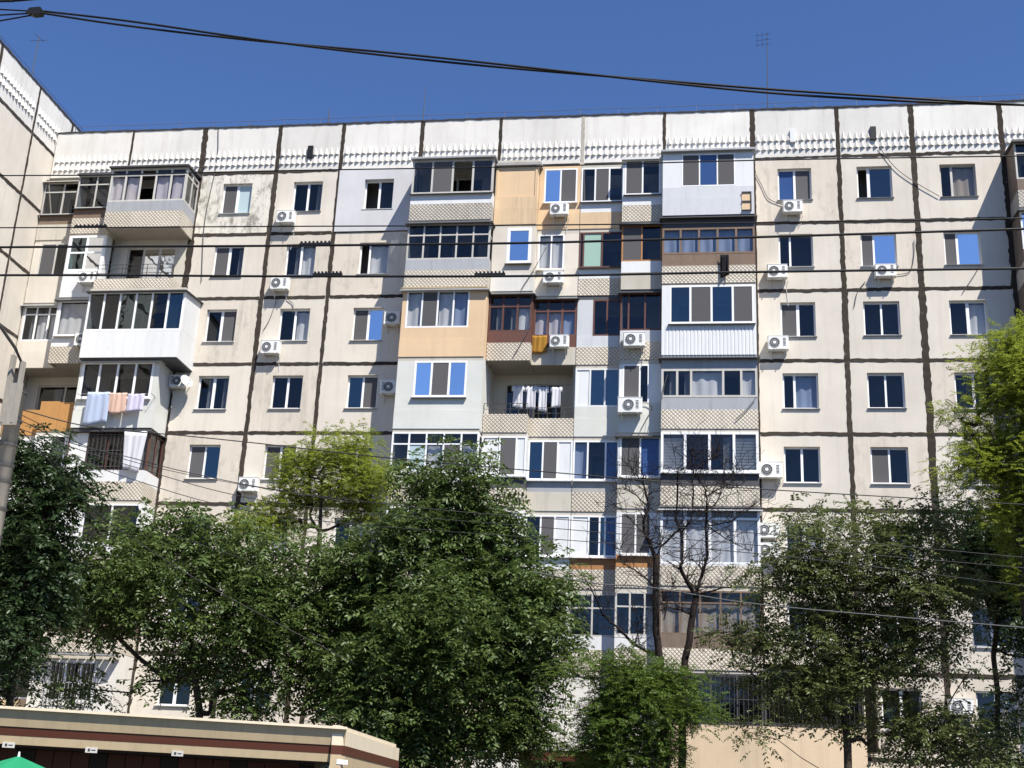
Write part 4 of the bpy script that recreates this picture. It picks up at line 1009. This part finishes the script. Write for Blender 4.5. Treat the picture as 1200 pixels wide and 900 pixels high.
def tree(name, label, base, circ, Y, kind, mat, dens=5.0, nspray=22, spread=.34, rmax=.17, trunk_top=None, depth=1.0, group=None, barkm='bark', ext=()):
    bx = un(base[0], base[1], Y); B0 = Vector((bx.x, Y, .13 if Y < -16 else 0)); E_ = tag(empty(name, B0), label, 'tree', group)
    cs = []
    for c in circ:
        f = c[3] if len(c) > 3 else 1.0
        w = un(c[0], c[1], Y); r = c[2]*(w-CAM).dot(_fw)/F_PX; w.y += nr.uniform(-.5,.5)*r*depth; cs.append((w, r, f))
    cl = []
    for w, r, f in cs:
        k = max(2, int(dens*f*math.pi*r*r))
        d = nr.normal(0,1,(k,3)); d /= np.linalg.norm(d,axis=1,keepdims=True); rr = r*nr.uniform(.25,1,(k,1))**.55*.92
        cl.append(np.array(w)+d*rr*np.array([1,depth,.95]))
    cl = np.concatenate(cl,0); cl = cl[cl[:,2] > 1.0]
    # limbs: trunk, then every blob centre, then a share of the clumps joined to the nearest lower node
    cen = sum((w for w,_,_ in cs), Vector())/len(cs); tt = Vector(trunk_top) if trunk_top else Vector((B0.x+(cen.x-B0.x)*.6, Y, cen.z))
    nodes = [B0]; par = [-1]
    for i in range(1,9):
        t = i/8; p = B0.lerp(tt,t)+Vector((nr.normal(0,.07),nr.normal(0,.07),0)); nodes.append(p); par.append(len(nodes)-2)
    def join(p, seg, jit):
        best, bd = 0, 1e9
        for i, q in enumerate(nodes):
            if i < 3 and len(nodes) > 9: continue
            d = (q-p).length + max(0, q.z-p.z+.2)*1.6
            if d < bd: bd, best = d, i
        q = nodes[best]; prev = best
        for s in range(1, seg+1):
            t = s/seg; v = q.lerp(p,t) + Vector((0,0,-.10*(p-q).length*math.sin(math.pi*t))) + Vector(nr.normal(0,jit,3))*(1 if s < seg else 0)
            nodes.append(v); par.append(prev); prev = len(nodes)-1
    for w,_,_ in sorted(cs, key=lambda c: (c[0]-tt).length): join(w, 4, .10)
    for i in nr.permutation(len(cl))[:min(len(cl),220)]: join(Vector(cl[i]), 2, .05)
    a, b = limb_mesh(nodes, par, .010, rmax, .035)
    k0 = len(a.v); a.v += b.v; a.f += [[i+k0 for i in f] for f in b.f]
    a.build('trunk', barkm, E_, tuple(B0))
    o = leaves_mesh('crown', mat, cl, nspray, spread, kind, E_, tuple(B0))
    return E_
tree('walnut_tree','broad leafy walnut tree standing behind the cream kiosk',(236,960),[(215,612,30),(262,640,46),(165,632,38),(112,672,42),(200,690,62),(285,700,55),(325,655,36),(80,700,34),(140,725,44),(228,752,48),(305,765,46),(62,676,26),(190,792,20,.6),(296,808,34,.8),(345,800,26,.8),(262,800,30,.5),(55,806,24,.7),(100,806,16,.5),(330,720,38)],
     -13.5,'walnut','leaf_walnut',6.2,25,.34,.15,trunk_top=None)
tree('ash_tree','tall dense dark green ash tree covering the middle of the facade',(470,980),[(548,540,18),(556,566,24),(515,585,40),(560,605,36),(480,640,46),(556,655,64),(618,690,44),(432,700,62),(520,735,86),(608,740,56),(400,780,54),(470,815,74),(570,815,74),(645,752,26),(600,858,44),(500,878,56),(420,838,46),(385,655,34),(498,560,18),(655,690,16,.6),(380,720,36)],
     -12.5,'walnut','leaf_walnut',7.6,26,.34,.2)
tree('locust_sapling','small bright yellow green locust tree rising above the walnut crown',(345,985),[(352,548,26),(385,528,22),(412,528,26),(440,568,26),(340,575,20),(398,566,30),(425,596,24),(365,588,22),(335,560,14),(458,560,12,.7),(320,605,26),(300,622,24)],
     -8.5,'locust','leaf_locust',8.5,46,.28,.09)
tree('roadside_tree','dark shaded leafy tree growing against the utility pole',(-10,960),[(12,556,38),(42,528,22),(60,598,34),(20,630,44),(62,560,28),(8,700,52),(48,676,34),(92,572,10,.7),(28,752,34),(-20,800,30),(-30,600,40),(40,640,34)],
     -17.0,'dark','leaf_dark',8.0,30,.30,.16)
tree('feathery_acacia','low feathery acacia with arching fronds beneath the bare tree',(795,985),[(742,795,26),(705,784,12),(785,800,28),(716,850,28),(742,846,46),(806,838,24),(712,888,30),(768,880,28),(682,882,14),(735,815,28),(668,784,9,.6)],
     -14.5,'locust','leaf_locust_deep',12,50,.27,.13,trunk_top=tuple(un(775,830,-14.5)))
tree('leafy_tree','wide olive green tree standing next to the bare tree',(985,985),[(1000,606,26),(958,638,40),(1052,618,34),(1100,612,24),(920,690,42),(990,690,56),(1058,682,54),(1108,682,34),(888,738,36),(960,758,54),(1040,750,54),(1098,758,34),(1132,790,16,.7),(878,785,22,.8),(932,815,36),(1060,850,32),(1100,870,30),(975,800,34,.8),(888,862,18,.7),(1020,795,42,.7),(930,605,10,.7),(845,740,14,.7),(1085,835,34,.8),(1128,858,28,.8),(1150,885,28,.9),(1000,860,26,.6),(1060,895,26,.8)],
     -11.5,'ash','leaf_olive',6.6,27,.33,.15)
tree('locust_tree','tall airy yellow green locust tree, brightest and tallest of the trees',(1215,985),[(1188,412,30),(1160,434,20),(1192,460,36),(1152,480,18),(1126,490,9,.8),(1172,520,34),(1140,548,22),(1192,560,36),(1118,558,9,.8),(1190,600,30),(1230,450,50),(1235,560,50),(1235,660,50),(1200,400,24),(1225,505,44),(1262,480,36),(1262,610,40)],
     -13.0,'locust','leaf_locust',10,50,.30,.2,trunk_top=tuple(un(1200,640,-13)))

tree('dark_leaf_tree','dark green tree behind the olive tree below the locust crown',(1180,985),[(1188,628,38),(1150,638,32),(1192,690,38),(1150,685,30),(1160,600,26),(1128,650,24),(1168,665,32),(1118,615,18,.8),(1215,740,34),(1190,735,18,.6),(1198,815,22,.8),(1188,868,26,.9),(1158,845,16,.6),(1140,880,22,.8),(1215,900,30)],
     -9.0,'dark','leaf_dark',7.5,26,.32,.19)  # leaf colour darker than the locust crown above

# bare tree: forked dead stems traced as limbs with twigs growing from them
DY = -9.5
DT = tag(empty('bare_tree', (un(790,985,DY).x, DY, 0)), 'leafless dead tree with two forked dark stems before the balconies', 'tree')
limbs = [([(782,985),(779,860),(773,776),(768,727),(769,669),(768,654)],.17,.11),([(768,654),(754,616),(760,594),(754,568),(752,548)],.09,.02),([(768,654),(776,640),(792,624),(799,618)],.05,.04),
 ([(798,985),(800,850),(802,781),(807,755),(812,721),(815,698)],.16,.12),([(815,698),(799,669),(800,654),(798,624),(793,608),(794,560),(794,552)],.09,.02),([(798,624),(810,608),(812,576),(811,540),(806,522)],.05,.014),
 ([(815,698),(822,675),(829,650),(827,620),(828,584),(823,568),(812,556)],.085,.018),([(828,582),(846,571),(858,572),(872,566)],.03,.010),([(829,616),(856,611),(872,600),(884,592)],.03,.008),([(832,618),(856,634),(880,646)],.03,.008),
 ([(770,767),(744,756),(724,735),(707,721),(695,695),(684,675)],.07,.015),([(814,747),(848,741),(872,742)],.05,.012),([(769,690),(750,672),(728,658),(727,640)],.04,.010),([(812,721),(795,714),(775,716)],.04,.012),([(815,698),(845,690),(872,688)],.05,.010),
 ([(760,594),(742,578),(731,573)],.03,.008),([(754,568),(742,552),(736,540)],.02,.007),([(776,640),(762,632),(742,612),(726,590)],.025,.007),([(827,600),(842,585),(852,560),(870,548)],.03,.007),([(811,560),(822,545),(846,532)],.02,.006),([(778,727),(784,700),(792,680)],.04,.012),([(744,756),(748,735),(740,712)],.025,.008)]
mt_, mb_ = MB(), MB()
for pix, r0, r1 in limbs:
    r0 *= .68; r1 *= .7
    pts = spline([un(x,y,DY+.35*math.sin(x*.13+y*.05)*(0 if r0 > .07 else 1)) for x,y in pix], 4); n = len(pts)
    pts = [p+Vector(nr.normal(0,.012,3)) for p in pts]
    (mt_ if r0 > .05 else mb_).tube(pts, [r0+(r1-r0)*i/(n-1) for i in range(n)], 8 if r0 > .07 else 6)
    if r0 < .07:
        for i in range(1, n):
            for _ in range(3 if r1 < .03 else 1):
                if nr.random() < .85:
                    d = Vector(nr.normal(0,1,3)); d.z = abs(d.z)*.8+.15; d.normalize(); L = nr.uniform(.2,.75); q = [pts[i]]; r = max(.010, (r0+(r1-r0)*i/(n-1))*.35)
                    for k in range(4):
                        d = (d+Vector(nr.normal(0,.28,3))).normalized(); q.append(q[-1]+d*L/3)
                        if k > 0 and nr.random() < .7:
                            e2 = (d+Vector(nr.normal(0,.7,3))).normalized(); mb_.tube([q[-1], q[-1]+e2*L*.35, q[-1]+(e2+Vector((0,0,.3)))*L*.6], [.007,.005,.004], 4, cap=False)
                    mb_.tube(q, [r, r*.8, r*.6, .006, .004], 4, cap=False)
mt_.smooth = mb_.smooth = True
k0 = len(mt_.v); mt_.v += mb_.v; mt_.f += [[i+k0 for i in f] for f in mb_.f]
mt_.build('trunk','bark_dead',DT)
